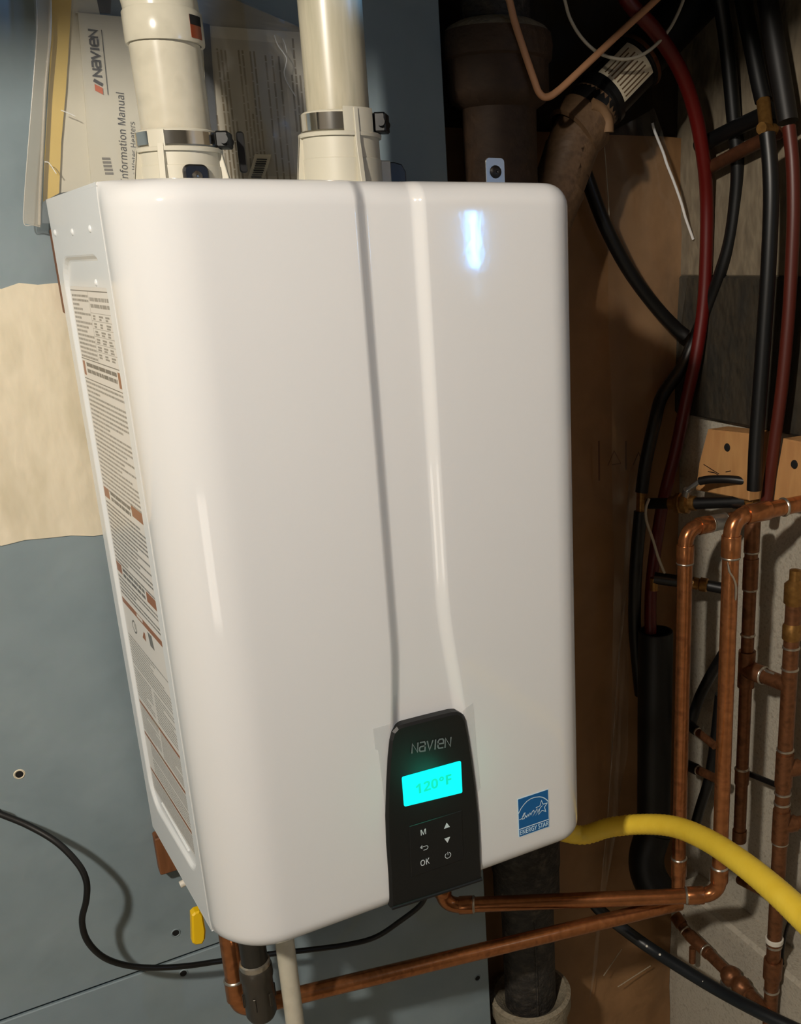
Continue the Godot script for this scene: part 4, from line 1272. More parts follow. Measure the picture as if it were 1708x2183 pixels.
func back_recess() -> void:
	# cast drain stack
	var X := Vector3(0.5240, 0, 0.0)
	var o := thing("drain_stack", "thick iron drain stack with hubs, rising behind the heater's right side", "pipe", Vector3(X.x, 0.0, 0.0))
	var b := MB.new()
	b.lathe(X, Vector3.UP, [Vector2(0.042, 2.0), Vector2(0.042, 2.74)], 32)
	part("upper_pipe", b, M.iron, o)
	b = MB.new()
	b.lathe(X, Vector3.UP, [Vector2(0.04, 2.008), Vector2(0.048, 2.012), Vector2(0.060, 2.006), Vector2(0.0655, 2.0)], 32)
	part("hub_caulk", b, M.hub, o, "pale caulked joint")
	b = MB.new()
	b.lathe(X, Vector3.UP, [Vector2(0.044, 1.30), Vector2(0.046, 1.9172), Vector2(0.058, 1.9251), Vector2(0.0625, 1.9356), Vector2(0.0625, 1.9692), Vector2(0.0665, 1.9718), Vector2(0.068, 1.9871), Vector2(0.066, 2.0)], 40)
	part("upper_hub", b, M.ironbrown, o, "rust brown hub")
	b = MB.new()
	b.lathe(X, Vector3.UP, [Vector2(0.042, 0.3), Vector2(0.042, 0.7580), Vector2(0.0525, 0.7844), Vector2(0.0525, 0.8279), Vector2(0.054, 0.8365), Vector2(0.054, 0.8876), Vector2(0.044, 1.30)], 36)
	b.box(X + Vector3(-0.01, 0.72, 0.042), Vector3(0.003, 0.5, 0.003), 0.0008)
	part("lower_pipe", b, M.iron, o, "black lower pipe")
	b = MB.new()
	b.lathe(X, Vector3.UP, [Vector2(0.06, 0.0), Vector2(0.06, 0.5454), Vector2(0.067, 0.5646), Vector2(0.067, 0.5884), Vector2(0.060, 0.5913), Vector2(0.046, 0.5789), Vector2(0.042, 0.5742)], 40)
	part("lower_hub", b, M.hub, o, "pale dusty hub")
	# kraft paper facing
	b = MB.new()
	var g := []
	var nz := FastNoiseLite.new()
	nz.seed = 9
	nz.frequency = 3.0
	for i in 41:
		var row := PackedVector3Array()
		var y := lerpf(0.1, 1.905, i / 40.0)
		for j in 25:
			var x := lerpf(0.452, 0.879, j / 24.0)
			row.append(Vector3(x, y, -0.078 + 0.010 * nz.get_noise_2d(x * 3.0, y) + 0.004 * sin(x * 40.0)))
		g.append(row)
	b.grid(g, 1.0)
	o = thing("kraft_paper", "brown kraft paper facing on the wall behind the heater, right of the drain stack", "paper", Vector3(0.65, 0.1, -0.078))
	part("paper_sheet", b, M.kraft, o)
	# faint printed recycling mark
	b = MB.new()
	var R := Transform3D(Basis.IDENTITY, Vector3(0.7375, 1.4448, -0.0750) + Vector3(0, 0, 0.012))
	b.ribbon([Vector2(-0.012, -0.009), Vector2(0, 0.012), Vector2(0.012, -0.009), Vector2(-0.004, -0.009)], 0.0014, R)
	b.ribbon([Vector2(-0.028, -0.03), Vector2(-0.028, 0.03)], 0.003, R)
	b.ribbon([Vector2(0.022, -0.02), Vector2(0.022, 0.024)], 0.003, R)
	b.ribbon([Vector2(0.036, -0.014), Vector2(0.046, 0.004), Vector2(0.054, -0.012)], 0.0018, R)
	part("printed_mark", b, mat(Color(0.36, 0.23, 0.13), 0.7), o, "dark printed recycling triangle")
	# plastic vapour sheet; pale ridges stand in for the glints on its folds
	b = MB.new()
	g = []
	var PL := [Vector3(0.7203, 1.9004, -0.0580), Vector3(0.7210, 1.7714, -0.0580), Vector3(0.7265, 1.5729, -0.0580), Vector3(0.7340, 1.2782, -0.0580), Vector3(0.7230, 0.8585, -0.0580), Vector3(0.6689, 0.3974, -0.0580)]
	var PR := [Vector3(0.8043, 1.9397, -0.0580), Vector3(0.8437, 1.8477, -0.0580), Vector3(0.8766, 1.7561, -0.0580), Vector3(0.8496, 1.5628, -0.0580), Vector3(0.7627, 1.4259, -0.0580), Vector3(0.7601, 0.9373, -0.0580), Vector3(0.8045, 0.6370, -0.0580), Vector3(0.8761, 0.2936, -0.0580)]
	for i in 21:
		var f := i / 20.0 * (PL.size() - 1)
		var k := mini(int(f), PL.size() - 2)
		var a: Vector3 = PL[k].lerp(PL[k + 1], f - k)
		var c: Vector3 = PR[k].lerp(PR[k + 1], f - k)
		var row := PackedVector3Array()
		for j in 13:
			var p := a.lerp(c, j / 12.0)
			row.append(p + Vector3(0, 0, 0.006 * nz.get_noise_2d(p.x * 9.0, p.y * 2.0)))
		g.append(row)
	b.grid(g, 1.0)
	o = thing("vapour_sheet", "clear plastic sheet with glints drawn as pale ridges, hanging before the brown paper", "plastic sheet", Vector3(0.8059, 1.6775, -0.0500))
	part("film", b, M.film2, o)
	b = MB.new()
	b.tube(smooth([Vector3(0.7908, 1.9182, -0.0440), Vector3(0.7950, 1.9074, -0.0440), Vector3(0.8103, 1.8804, -0.0440), Vector3(0.8172, 1.8651, -0.0440), Vector3(0.8294, 1.8433, -0.0440), Vector3(0.8437, 1.8148, -0.0440), Vector3(0.8530, 1.7922, -0.0440), Vector3(0.8678, 1.7626, -0.0440)], 5), 0.0021, 8)
	part("fold_glint", b, clear(Color(1, 1, 1), 0.6, 0.1), o)
	b = MB.new()
	b.tube(smooth([Vector3(0.7092, 1.8927, -0.0440), Vector3(0.7136, 1.8449, -0.0440), Vector3(0.7165, 1.8083, -0.0440), Vector3(0.7172, 1.7898, -0.0440)], 5), 0.0008, 6)
	part("fold_glint", b, clear(Color(0.8, 0.75, 0.65), 0.5, 0.2), o)
	for fo in [[Vector3(0.7038, 0.5006, -0.0520), Vector3(0.7441, 0.5411, -0.0520)], [Vector3(0.7346, 0.4612, -0.0520), Vector3(0.8092, 0.4745, -0.0520)]]:
		b = MB.new()
		b.tube(fo, 0.0012, 6)
		part("fold_glint", b, clear(Color(0.8, 0.75, 0.65), 0.35, 0.2), o)
	# elbow and banded rubber coupling with its label
	var A := Vector3(0.6108, 1.8290, 0.0000)
	var Bp := Vector3(0.6344, 1.8960, 0.0000)
	var Cp := Vector3(0.6652, 1.9284, 0.0000)
	var D := Vector3(0.7525, 2.0005, 0.0000)
	o = thing("drain_branch", "branch drain with a rubber coupling and paper label, top right of the heater", "pipe", A)
	b = MB.new()
	b.tube(bent([Vector3(0.5400, 1.4000, 0.0000), Vector3(0.5835, 1.7917, 0.0000), A, Bp, Cp], 0.05, 12), 0.0335, 28)
	part("elbow", b, M.elbow, o)
	var ax := (D - Cp).normalized()
	b = MB.new()
	b.lathe(Bp, ax, [Vector2(0.033, -0.008), Vector2(0.0385, -0.006), Vector2(0.0395, 0.022), Vector2(0.036, 0.026), Vector2(0.032, 0.026)], 28)
	part("elbow_hub", b, M.elbow, o)
	b = MB.new()
	var LN := (D - Cp).length()
	b.lathe(Cp, ax, [Vector2(0.031, -0.04), Vector2(0.0335, -0.012), Vector2(0.0335, 0.008), Vector2(0.037, 0.010), Vector2(0.037, 0.018), Vector2(0.0335, 0.020), Vector2(0.0335, LN * 0.72), Vector2(0.037, LN * 0.73), Vector2(0.037, LN * 0.82), Vector2(0.031, LN * 0.84), Vector2(0.031, LN + 0.12)], 32)
	var cpl := part("rubber_coupling", b, M.rubber, o, "black rubber coupling")
	b = MB.new()
	for k in 1:
		b.lathe(Cp, ax, [Vector2(0.0365, LN * 0.75), Vector2(0.0377, LN * 0.75), Vector2(0.0377, LN * 0.80), Vector2(0.0365, LN * 0.80)], 32)
	part("band", b, M.oldcopper, cpl)
	# label wraps the camera side of the coupling
	b = MB.new()
	var sx := ax.cross(Vector3.UP).normalized()
	var sz := sx.cross(ax)
	var to := (Vector3(-0.09532, 1.74657, 1.14780) - Cp)
	var ca := atan2(to.dot(sz), to.dot(sx))
	b.lathe(Cp, ax, [Vector2(0.0342, 0.021), Vector2(0.0342, LN * 0.70)], 14, ca - 0.75, ca + 0.85)
	part("paper_label", b, mat(Color(0.88, 0.83, 0.72), 0.6), cpl, "cream paper label")
	b = MB.new()
	for k in 9:
		var a0 := ca - 0.62 + 0.15 * k
		b.lathe(Cp, ax, [Vector2(0.0344, 0.025), Vector2(0.0344, LN * 0.64 - (0.006 if k % 3 == 1 else 0.0))], 2, a0, a0 + 0.055)
	part("label_print", b, mat(Color(0.42, 0.32, 0.22), 0.6), cpl)
	b = MB.new()
	b.tube(smooth([Vector3(0.6384, 1.9249, 0.0340), Vector3(0.6511, 1.9201, 0.0340), Vector3(0.6611, 1.9080, 0.0340), Vector3(0.6624, 1.8932, 0.0340)], 6), 0.008, 8, true)
	part("putty", b, mat(Color(0.50, 0.38, 0.26), 0.7), cpl, "lump of tan putty")
	# cords hanging from the ceiling
	b = MB.new()
	b.tube(smooth([Vector3(0.4985, 2.0347, 0.0700), Vector3(0.5045, 2.0212, 0.0700), Vector3(0.5104, 2.0005, 0.0700), Vector3(0.5222, 1.9701, 0.0700), Vector3(0.5338, 1.9424, 0.0700), Vector3(0.5410, 1.9278, 0.0700), Vector3(0.5511, 1.9238, 0.0700), Vector3(0.5682, 1.9323, 0.0700), Vector3(0.6072, 1.9619, 0.0700), Vector3(0.6550, 1.9987, 0.0700), Vector3(0.7052, 2.0363, 0.0700), Vector3(0.7250, 2.0524, 0.0700)], 8), 0.0042, 12)
	single("tan_cable", b, M.tan, "thick tan cord looping down at the top right", "cord", Vector3(0.5511, 1.9238, 0.0700))
	b = MB.new()
	b.tube(smooth([Vector3(0.5802, 2.0423, 0.0600), Vector3(0.5844, 2.0305, 0.0600), Vector3(0.5918, 2.0115, 0.0600), Vector3(0.6074, 1.9928, 0.0600), Vector3(0.6308, 1.9783, 0.0600), Vector3(0.6619, 1.9732, 0.0600), Vector3(0.6902, 1.9776, 0.0600), Vector3(0.7161, 1.9915, 0.0600), Vector3(0.7407, 2.0144, 0.0600), Vector3(0.7586, 2.0431, 0.0600), Vector3(0.7620, 2.0570, 0.0600)], 8), 0.0021, 10)
	single("thin_cable", b, M.tie, "thin pale cord curving over the labelled coupling", "cord", Vector3(0.6619, 1.9732, 0.0600))
	# black hose tied to the red one
	b = MB.new()
	b.tube(smooth([Vector3(0.6759, 1.8689, -0.0520), Vector3(0.6872, 1.8402, -0.0500), Vector3(0.7107, 1.7836, -0.0450), Vector3(0.7480, 1.7246, -0.0430), Vector3(0.7941, 1.6716, -0.0400), Vector3(0.8301, 1.6374, -0.0350), Vector3(0.8444, 1.6245, -0.0280)], 8), 0.0100, 16)
	single("black_hose", b, M.rubber, "black hose slanting from the heater's top right corner down to the red tube", "hose", Vector3(0.8444, 1.6245, -0.0280), "black hoses right of the heater")
	o = thing("black_hose", "long curved black hose passing behind the red tube", "hose", Vector3(0.7695, 1.3920, -0.0350), "black hoses right of the heater")
	b = MB.new()
	b.tube(smooth([Vector3(0.8230, 2.0702, 0.0500), Vector3(0.8368, 2.0228, 0.0500), Vector3(0.8480, 1.9679, 0.0500), Vector3(0.8590, 1.9052, 0.0500), Vector3(0.8670, 1.8581, 0.0500), Vector3(0.8709, 1.8161, 0.0450), Vector3(0.8718, 1.7605, 0.0350), Vector3(0.8692, 1.7158, 0.0200), Vector3(0.8690, 1.6691, -0.0050), Vector3(0.8624, 1.6171, -0.0300), Vector3(0.8448, 1.5780, -0.0350), Vector3(0.8109, 1.5364, -0.0400), Vector3(0.7897, 1.4998, -0.0300), Vector3(0.7772, 1.4390, -0.0350), Vector3(0.7695, 1.3920, -0.0350)], 8), 0.0100, 16)
	part("hose", b, M.rubber, o)
	b = MB.new()
	b.tube(smooth([Vector3(0.7680, 1.3623, -0.0350), Vector3(0.7595, 1.2717, -0.0350), Vector3(0.7680, 1.1779, -0.0500), Vector3(0.7803, 1.1052, -0.0600), Vector3(0.7899, 1.0333, -0.0620)], 6), 0.0105, 16)
	part("lower_hose", b, M.rubber, o)
	b = MB.new()
	b.tube([Vector3(0.7695, 1.3957, -0.0350), Vector3(0.7680, 1.3585, -0.0350)], 0.0075, 14)
	part("brass_tee", b, M.brass, o)
	b = MB.new()
	b.tube(smooth([Vector3(0.6634, 2.0527, 0.0600), Vector3(0.6794, 2.0340, 0.0600), Vector3(0.7226, 2.0076, 0.0550), Vector3(0.7684, 1.9695, 0.0450), Vector3(0.8067, 1.9229, 0.0300), Vector3(0.8354, 1.8665, 0.0150), Vector3(0.8555, 1.8124, 0.0000), Vector3(0.8612, 1.7422, -0.0050), Vector3(0.8608, 1.6694, -0.0080), Vector3(0.8537, 1.6014, -0.0120), Vector3(0.8422, 1.5314, -0.0200), Vector3(0.8326, 1.4510, -0.0320), Vector3(0.8156, 1.3772, -0.0380), Vector3(0.8009, 1.3025, -0.0380), Vector3(0.7893, 1.2265, -0.0350), Vector3(0.7825, 1.1580, -0.0260)], 8), 0.0098, 18)
	single("red_tube", b, M.red, "red plastic water tube curving down the right side", "tube", Vector3(0.7825, 1.1580, -0.0260))
	# wide black drain tube
	b = MB.new()
	var t0 := Vector3(0.7883, 1.1627, -0.0200)
	var t1 := Vector3(0.7883, 0.7772, -0.0200)
	b.lathe(t0, t1 - t0, [Vector2(0.024, 0.06), Vector2(0.024, 0.0), Vector2(0.0275, 0.0), Vector2(0.0285, 0.003), Vector2(0.0285, (t1 - t0).length()), Vector2(0, (t1 - t0).length())], 30)
	o = thing("wide_black_tube", "wide open ended black tube standing left of the copper risers", "pipe", Vector3(0.7791, 0.6782, 0.0300))
	part("tube", b, mat(Color(0.035, 0.036, 0.037), 0.5), o)
	b = MB.new()
	b.tube(bent([t1 + Vector3(0, 0.01, 0), Vector3(0.7598, 0.7294, -0.0150), Vector3(0.7791, 0.6782, 0.0300)], 0.04, 8), 0.031, 24)
	part("elbow", b, mat(Color(0.03, 0.031, 0.032), 0.5), o)
	b = MB.new()
	b.tube(smooth([Vector3(0.7654, 1.3879, -0.0100), Vector3(0.7579, 1.3732, -0.0080), Vector3(0.7584, 1.3536, -0.0060), Vector3(0.7658, 1.3254, 0.0000), Vector3(0.7732, 1.2951, 0.0050), Vector3(0.7816, 1.2704, 0.0100)], 6), 0.0022, 8)
	single("cable_tie", b, M.tie, "long white cable tie hanging from the black hose joint", "cable tie", Vector3(0.7816, 1.2704, 0.0100))

func copper_run(called: String, label: String, cat: String, pts: Array, r: float, bend: float, m: Material, sockets: Array, rings: Array, group := "") -> Node3D:
	var low: Vector3 = pts[0]
	for p in pts:
		if p.y < low.y:
			low = p
	var o := thing(called, label, cat, low, group)
	var b := MB.new()
	b.tube(bent(pts, bend, 9), r, 20)
	part("pipe", b, m, o)
	for s in sockets:
		b = MB.new()
		sleeve(b, pts[s[0]], pts[s[1]], s[2], s[3], r * 1.16)
		part("socket", b, m, o)
	for s in rings:
		b = MB.new()
		ringat(b, pts[s[0]], pts[s[1]], s[2], r * 1.12)
		part("solder_joint", b, M.solder, o)
	return o

func right_wall() -> void:
	# upper copper loop: out under the control panel, along, up and into the right
	var p := [Vector3(0.3582, 1.0990, 0.0543), Vector3(0.3582, 0.8593, 0.0543), Vector3(0.7067, 0.8593, 0.2449), Vector3(0.7067, 1.4232, 0.2449), Vector3(0.8867, 1.4232, 0.2449)]
	var o := copper_run("copper_supply_pipe", "bright copper pipe from under the control panel, turning up into the nearer riser", "pipe", p, 0.0111, 0.026, M.copper,
		[[1, 0, 0.02, 0.035], [1, 2, 0.022, 0.042], [2, 1, 0.022, 0.046], [2, 3, 0.022, 0.046], [3, 2, 0.024, 0.052], [3, 4, 0.022, 0.06], [4, 3, 0.0, 0.03]], [[1, 2, 0.043], [2, 1, 0.047], [2, 3, 0.047], [3, 2, 0.053], [3, 4, 0.088]], "copper risers")
	var b := MB.new()
	b.tube(smooth([Vector3(0.6967, 1.3672, 0.2509), Vector3(0.6977, 1.3552, 0.2534), Vector3(0.7027, 1.3452, 0.2564), Vector3(0.7062, 1.3332, 0.2574), Vector3(0.7067, 1.3152, 0.2569)], 4), 0.0014, 8, true, [0.0006, 0.001, 0.0014, 0.0016, 0.0016, 0.0014, 0.0014, 0.0014, 0.0014, 0.0014, 0.0015, 0.0016, 0.0018, 0.0018, 0.0018, 0.0016, 0.001])
	part("solder_drip", b, M.solder, o)
	p = [Vector3(0.7421, 0.7652, 0.1086), Vector3(0.7421, 1.3712, 0.1086), Vector3(0.8671, 1.3712, 0.1086)]
	o = copper_run("copper_riser", "darker copper riser left of the bright one, elbowed over at the top", "pipe", p, 0.0111, 0.026, M.copper,
		[[0, 1, 0.03, 0.062], [1, 0, 0.024, 0.05], [1, 2, 0.022, 0.045]], [[0, 1, 0.063], [1, 0, 0.051], [1, 2, 0.046], [1, 2, 0.072]], "copper risers")
	b = MB.new()
	sleeve(b, p[1], p[2], 0.046, 0.072, 0.0122)
	part("coupling", b, M.zinc, o, "tinned coupling")
	# second riser behind the bright one with its branch to the outer manifold
	p = [Vector3(0.8000, 0.8796, 0.1821), Vector3(0.8000, 1.3910, 0.1821)]
	o = copper_run("copper_branch_riser", "narrow copper riser half hidden behind the bright one, with stacked fittings", "pipe", p, 0.0095, 0.01, M.oldcopper,
		[[1, 0, 0.0, 0.045], [1, 0, 0.055, 0.10], [0, 1, 0.0, 0.02], [0, 1, 0.10, 0.125]], [[1, 0, 0.046], [1, 0, 0.101], [1, 0, 0.17], [0, 1, 0.126]], "copper risers")
	var tee := Vector3(0.8000, 1.1679, 0.1821)
	var tend := Vector3(0.8100, 1.1679, 0.2574)
	b = MB.new()
	b.tube([tee, tend], 0.0111, 20)
	sleeve(b, tee, tend, 0.0, 0.03, 0.0135)
	part("branch", b, M.oldcopper, o)
	b = MB.new()
	ringat(b, tee, tend, 0.031, 0.0132)
	b.tube(smooth([tend.lerp(tee, 0.55) + Vector3(-0.002, 0.0105, 0.0), tend.lerp(tee, 0.45) + Vector3(-0.004, 0.0108, 0), tend.lerp(tee, 0.30) + Vector3(-0.003, 0.0105, 0)], 4), 0.002, 8)
	part("solder_joint", b, M.solder, o)
	b = MB.new()
	var dn: Vector3 = (p[0] - p[1]).normalized()
	b.lathe(tee - dn * 0.028, dn, [Vector2(0.009, 0), Vector2(0.0125, 0), Vector2(0.0125, 0.056), Vector2(0.009, 0.056)], 20)
	part("tee", b, M.oldcopper, o)
	# outer manifold at the frame's right edge
	p = [Vector3(0.8100, 1.3163, 0.2574), Vector3(0.8100, 0.5770, 0.2574)]
	o = copper_run("copper_manifold", "copper manifold with several tees at the right edge of the picture", "pipe", p, 0.0111, 0.01, M.oldcopper,
		[], [], "copper risers")
	var R := [Vector3(0.8100, 1.2254, 0.2574), Vector3(0.8100, 1.1936, 0.2574), Vector3(0.8100, 1.0685, 0.2574), Vector3(0.8100, 0.9986, 0.2574), Vector3(0.8100, 0.9820, 0.2574), Vector3(0.8100, 0.9165, 0.2574), Vector3(0.8100, 0.7345, 0.2574), Vector3(0.8100, 0.7042, 0.2574), Vector3(0.8100, 0.6517, 0.2574)]
	for q in R:
		b = MB.new()
		b.lathe(q, p[0] - p[1], [Vector2(0.0105, -0.0022), Vector2(0.0125, -0.001), Vector2(0.0125, 0.001), Vector2(0.0105, 0.0022)], 20)
		part("solder_joint", b, M.solder, o)
	var tees := [Vector3(0.8100, 1.0367, 0.2574), Vector3(0.8100, 0.9443, 0.2574)]
	for q in tees:
		b = MB.new()
		var d: Vector3 = (p[0] - p[1]).normalized()
		b.lathe(q - d * 0.026, d, [Vector2(0.011, 0), Vector2(0.0128, 0), Vector2(0.0128, 0.052), Vector2(0.011, 0.052)], 20)
		b.tube([q, q + Vector3(0.022, 0.0, 0.006)], 0.0125, 18)
		b.tube([q, q + Vector3(0.07, 0.0, 0.02)], 0.0095, 18)
		part("tee", b, M.oldcopper, o)
	b = MB.new()
	b.lathe(Vector3(0.8100, 0.7449, 0.2574), p[1] - p[0], [Vector2(0.0115, -0.004), Vector2(0.0138, -0.003), Vector2(0.0138, 0.003), Vector2(0.0115, 0.004)], 20)
	part("white_band", b, M.whiteplastic, o, "white band")
	b = MB.new()
	sleeve(b, Vector3(0.8100, 0.7087, 0.2574), Vector3(0.8100, 0.6606, 0.2574), 0.0, 0.034, 0.0145)
	sleeve(b, Vector3(0.8100, 0.7087, 0.2574), Vector3(0.8100, 0.6606, 0.2574), 0.034, 0.052, 0.0115)
	part("reducer", b, M.oldcopper, o)
	b = MB.new()
	b.lathe(Vector3(0.8100, 1.2868, 0.2574), Vector3.UP, [Vector2(0.012, -0.05), Vector2(0.0135, -0.048), Vector2(0.0135, -0.03), Vector2(0.0105, -0.025), Vector2(0.0105, 0.0), Vector2(0.014, 0.004), Vector2(0.014, 0.03), Vector2(0.008, 0.036), Vector2(0.008, 0.05), Vector2(0, 0.052)], 20)
	part("valve_stem", b, M.brass, o)
	# link pipe behind the yellow hose
	b = MB.new()
	b.tube([Vector3(0.8200, 0.7927, 0.1662), Vector3(0.8100, 0.8192, 0.2574)], 0.0082, 16)
	sleeve(b, Vector3(0.8100, 0.8192, 0.2574), Vector3(0.8200, 0.7927, 0.1662), 0.0, 0.02, 0.0098)
	single("copper_link", b, M.oldcopper, "short copper link behind the yellow hose joining the manifold", "pipe", Vector3(0.8100, 0.8192, 0.2574), "copper links")
	# lower drain valve assembly
	p = [Vector3(0.8000, 0.6437, 0.0301), Vector3(0.8000, 0.6310, 0.0591), Vector3(0.8000, 0.6177, 0.2650)]
	o = copper_run("drain_valve_line", "old copper line with a bulged valve slanting down in the bottom right corner", "pipe", p, 0.0092, 0.006, M.oldcopper,
		[[0, 1, 0.0, 0.02], [1, 2, 0.01, 0.05], [1, 2, 0.055, 0.062]], [[0, 1, 0.03], [1, 2, 0.052], [1, 2, 0.11]])
	b = MB.new()
	b.lathe(Vector3(0.8000, 0.6232, 0.1606), Vector3(0.8000, 0.6193, 0.2225) - Vector3(0.8000, 0.6232, 0.1606), [Vector2(0.009, 0.0), Vector2(0.013, 0.004), Vector2(0.0165, 0.012), Vector2(0.0165, 0.022), Vector2(0.0135, 0.026), Vector2(0.0135, 0.032), Vector2(0.016, 0.036), Vector2(0.015, 0.046), Vector2(0.012, 0.05), Vector2(0.012, 0.058), Vector2(0.009, 0.060)], 20)
	part("valve_body", b, M.oldcopper, o)
	b = MB.new()
	b.lathe(Vector3(0.7900, 0.6046, 0.1696), Vector3(-0.5, -0.3, 0.8), [Vector2(0, -0.008), Vector2(0.004, -0.008), Vector2(0.004, 0), Vector2(0.009, 0.001), Vector2(0.0095, 0.007), Vector2(0.006, 0.01), Vector2(0, 0.0105)], 18)
	part("knob", b, M.zinc, o, "round grey knob")
	b = MB.new()
	b.box(Vector3(0.7850, 0.6118, 0.1911), Vector3(0.012, 0.004, 0.003), 0.0006, Basis(Vector3.BACK, -0.6))
	part("tag", b, M.handle, o, "small yellow tag")
	b = MB.new()
	b.tube([Vector3(0.8000, 0.6107, 0.0789), Vector3(0.8000, 0.6107, 0.0789) + Vector3(0, -0.03, 0)], 0.006, 14)
	part("stub", b, M.oldcopper, o)
	# yellow gas hose
	b = MB.new()
	var path := smooth([Vector3(0.4462, 1.1030, 0.1585), Vector3(0.4816, 1.0043, 0.1426), Vector3(0.5310, 0.9675, 0.1483), Vector3(0.5600, 0.9878, 0.1818), Vector3(0.5793, 1.0135, 0.2319), Vector3(0.5839, 1.0428, 0.2964), Vector3(0.5654, 1.0775, 0.3820), Vector3(0.5346, 1.1124, 0.4726), Vector3(0.5041, 1.1406, 0.5536), Vector3(0.4750, 1.1639, 0.6252), Vector3(0.4525, 1.1803, 0.6789), Vector3(0.4503, 1.1269, 0.7216), Vector3(0.4499, 0.9975, 0.7449)], 40)
	var radii := []
	for i in path.size():
		radii.append(0.0131 + 0.0007 * sin(i * 1.26) * smoothstep(0.12, 0.2, float(i) / path.size()))
	o = thing("gas_hose", "thick yellow corrugated gas hose arching from behind the heater to the lower right", "hose", path[-1])
	b.tube(path, 0.013, 22, true, radii)
	part("hose", b, M.yellow, o)
	# black hose along the bottom right
	b = MB.new()
	b.tube(smooth([Vector3(0.6389, 0.7263, 0.0150), Vector3(0.6529, 0.7064, 0.0300), Vector3(0.6929, 0.6677, 0.0800), Vector3(0.7155, 0.6594, 0.1500), Vector3(0.7333, 0.6597, 0.2200), Vector3(0.7454, 0.6735, 0.3000), Vector3(0.7695, 0.6775, 0.3700)], 8), 0.0098, 16)
	o = thing("black_hose", "black hose with white flecks slanting across the bottom right corner", "hose", Vector3(0.7155, 0.6594, 0.1500), "black hoses right of the heater")
	part("hose", b, mat(Color(0.085, 0.10, 0.115), 0.4), o)
	for q in [Vector3(0.6914, 0.6715, 0.0940), Vector3(0.6994, 0.6686, 0.1185), Vector3(0.7225, 0.6643, 0.1990), Vector3(0.7320, 0.6671, 0.2430)]:
		b = MB.new()
		b.lathe(q, Vector3(-0.4, 0.5, 0.75), [Vector2(0.0022, -0.001), Vector2(0.0018, 0.0006), Vector2(0, 0.001)], 7)
		part("paint_fleck", b, M.whiteplastic, o)
	b = MB.new()
	b.tube(smooth([Vector3(0.8400, 0.7809, 0.2624), Vector3(0.8400, 0.7434, 0.2511), Vector3(0.8400, 0.6922, 0.2466), Vector3(0.8400, 0.6519, 0.2526), Vector3(0.8400, 0.6044, 0.2497), Vector3(0.8400, 0.5543, 0.2447)], 6), 0.0028, 8)
	single("thin_wire", b, M.cable, "thin black wire hanging beside the manifold at the lower right", "wire", Vector3(0.8400, 0.5543, 0.2447))
	# insulated black and brown pipes on the wall
	o = thing("insulated_pipe", "straight black insulated pipe with a brass joint, right of the curved black hose", "pipe", Vector3(0.8400, 1.9262, 0.1259), "insulated pipes on the right wall")
	b = MB.new()
	b.tube(smooth([Vector3(0.8400, 2.0663, 0.0757), Vector3(0.8400, 2.0266, 0.0885), Vector3(0.8400, 1.9865, 0.1031), Vector3(0.8400, 1.9464, 0.1177), Vector3(0.8400, 1.9262, 0.1259)], 5), 0.0112, 16)
	part("pipe", b, M.rubber, o)
	b = MB.new()
	b.tube(smooth([Vector3(0.8000, 1.8806, 0.1786), Vector3(0.8000, 1.8454, 0.1858), Vector3(0.8000, 1.8018, 0.1904), Vector3(0.8000, 1.7295, 0.1910), Vector3(0.8000, 1.6485, 0.1885), Vector3(0.8000, 1.5639, 0.1851), Vector3(0.8000, 1.4946, 0.1821), Vector3(0.8000, 1.4331, 0.1821)], 5), 0.0100, 16)
	part("lower_pipe", b, M.rubber, o)
	b = MB.new()
	b.tube([Vector3(0.8400, 1.9291, 0.1248), Vector3(0.8200, 1.8893, 0.1549)], 0.009, 14)
	b.tube([Vector3(0.8200, 1.8893, 0.1549) + Vector3(-0.012, 0.0, 0.004), Vector3(0.8200, 1.8893, 0.1549) + Vector3(0.016, 0.0, -0.004)], 0.0075, 12)
	part("brass_tee", b, M.brass, o)
	o = thing("brown_pipe", "dark brown pipe with a black sleeve above, at the far right", "pipe", Vector3(0.8300, 1.8946, 0.1819), "insulated pipes on the right wall")
	b = MB.new()
	b.tube(smooth([Vector3(0.8300, 2.0533, 0.1319), Vector3(0.8300, 2.0097, 0.1454), Vector3(0.8300, 1.9495, 0.1650), Vector3(0.8300, 1.8946, 0.1819)], 5), 0.0128, 16)
	part("sleeve", b, mat(Color(0.07, 0.06, 0.055), 0.5), o, "black sleeve")
	b = MB.new()
	b.tube(smooth([Vector3(0.8300, 1.8891, 0.1839), Vector3(0.8300, 1.8453, 0.1936), Vector3(0.8300, 1.7903, 0.1993), Vector3(0.8300, 1.7286, 0.2006), Vector3(0.8300, 1.6592, 0.1998), Vector3(0.8300, 1.5745, 0.1947), Vector3(0.8300, 1.4980, 0.1859), Vector3(0.8300, 1.4245, 0.1770), Vector3(0.8300, 1.3900, 0.1727)], 6), 0.0085, 16)
	part("pipe", b, M.redbrown, o)
	# crossing pipes near the top
	o = thing("crossing_pipe", "brown copper pipe crossing behind the black hoses at the upper right", "pipe", Vector3(0.8500, 1.8530, -0.0022), "crossing pipes at the upper right")
	b = MB.new()
	b.tube([Vector3(0.8500, 1.8530, -0.0022), Vector3(0.8500, 1.8720, 0.0751), Vector3(0.8500, 1.8876, 0.1450)], 0.0088, 16)
	part("pipe", b, M.brownpipe, o)
	o = thing("crossing_pipe", "black sleeved pipe crossing just above the brown copper one at the upper right", "pipe", Vector3(0.8500, 1.8865, -0.0138), "crossing pipes at the upper right")
	b = MB.new()
	b.tube([Vector3(0.8500, 1.8865, -0.0138), Vector3(0.8500, 1.9021, 0.0642), Vector3(0.8500, 1.9146, 0.1347)], 0.0105, 16)
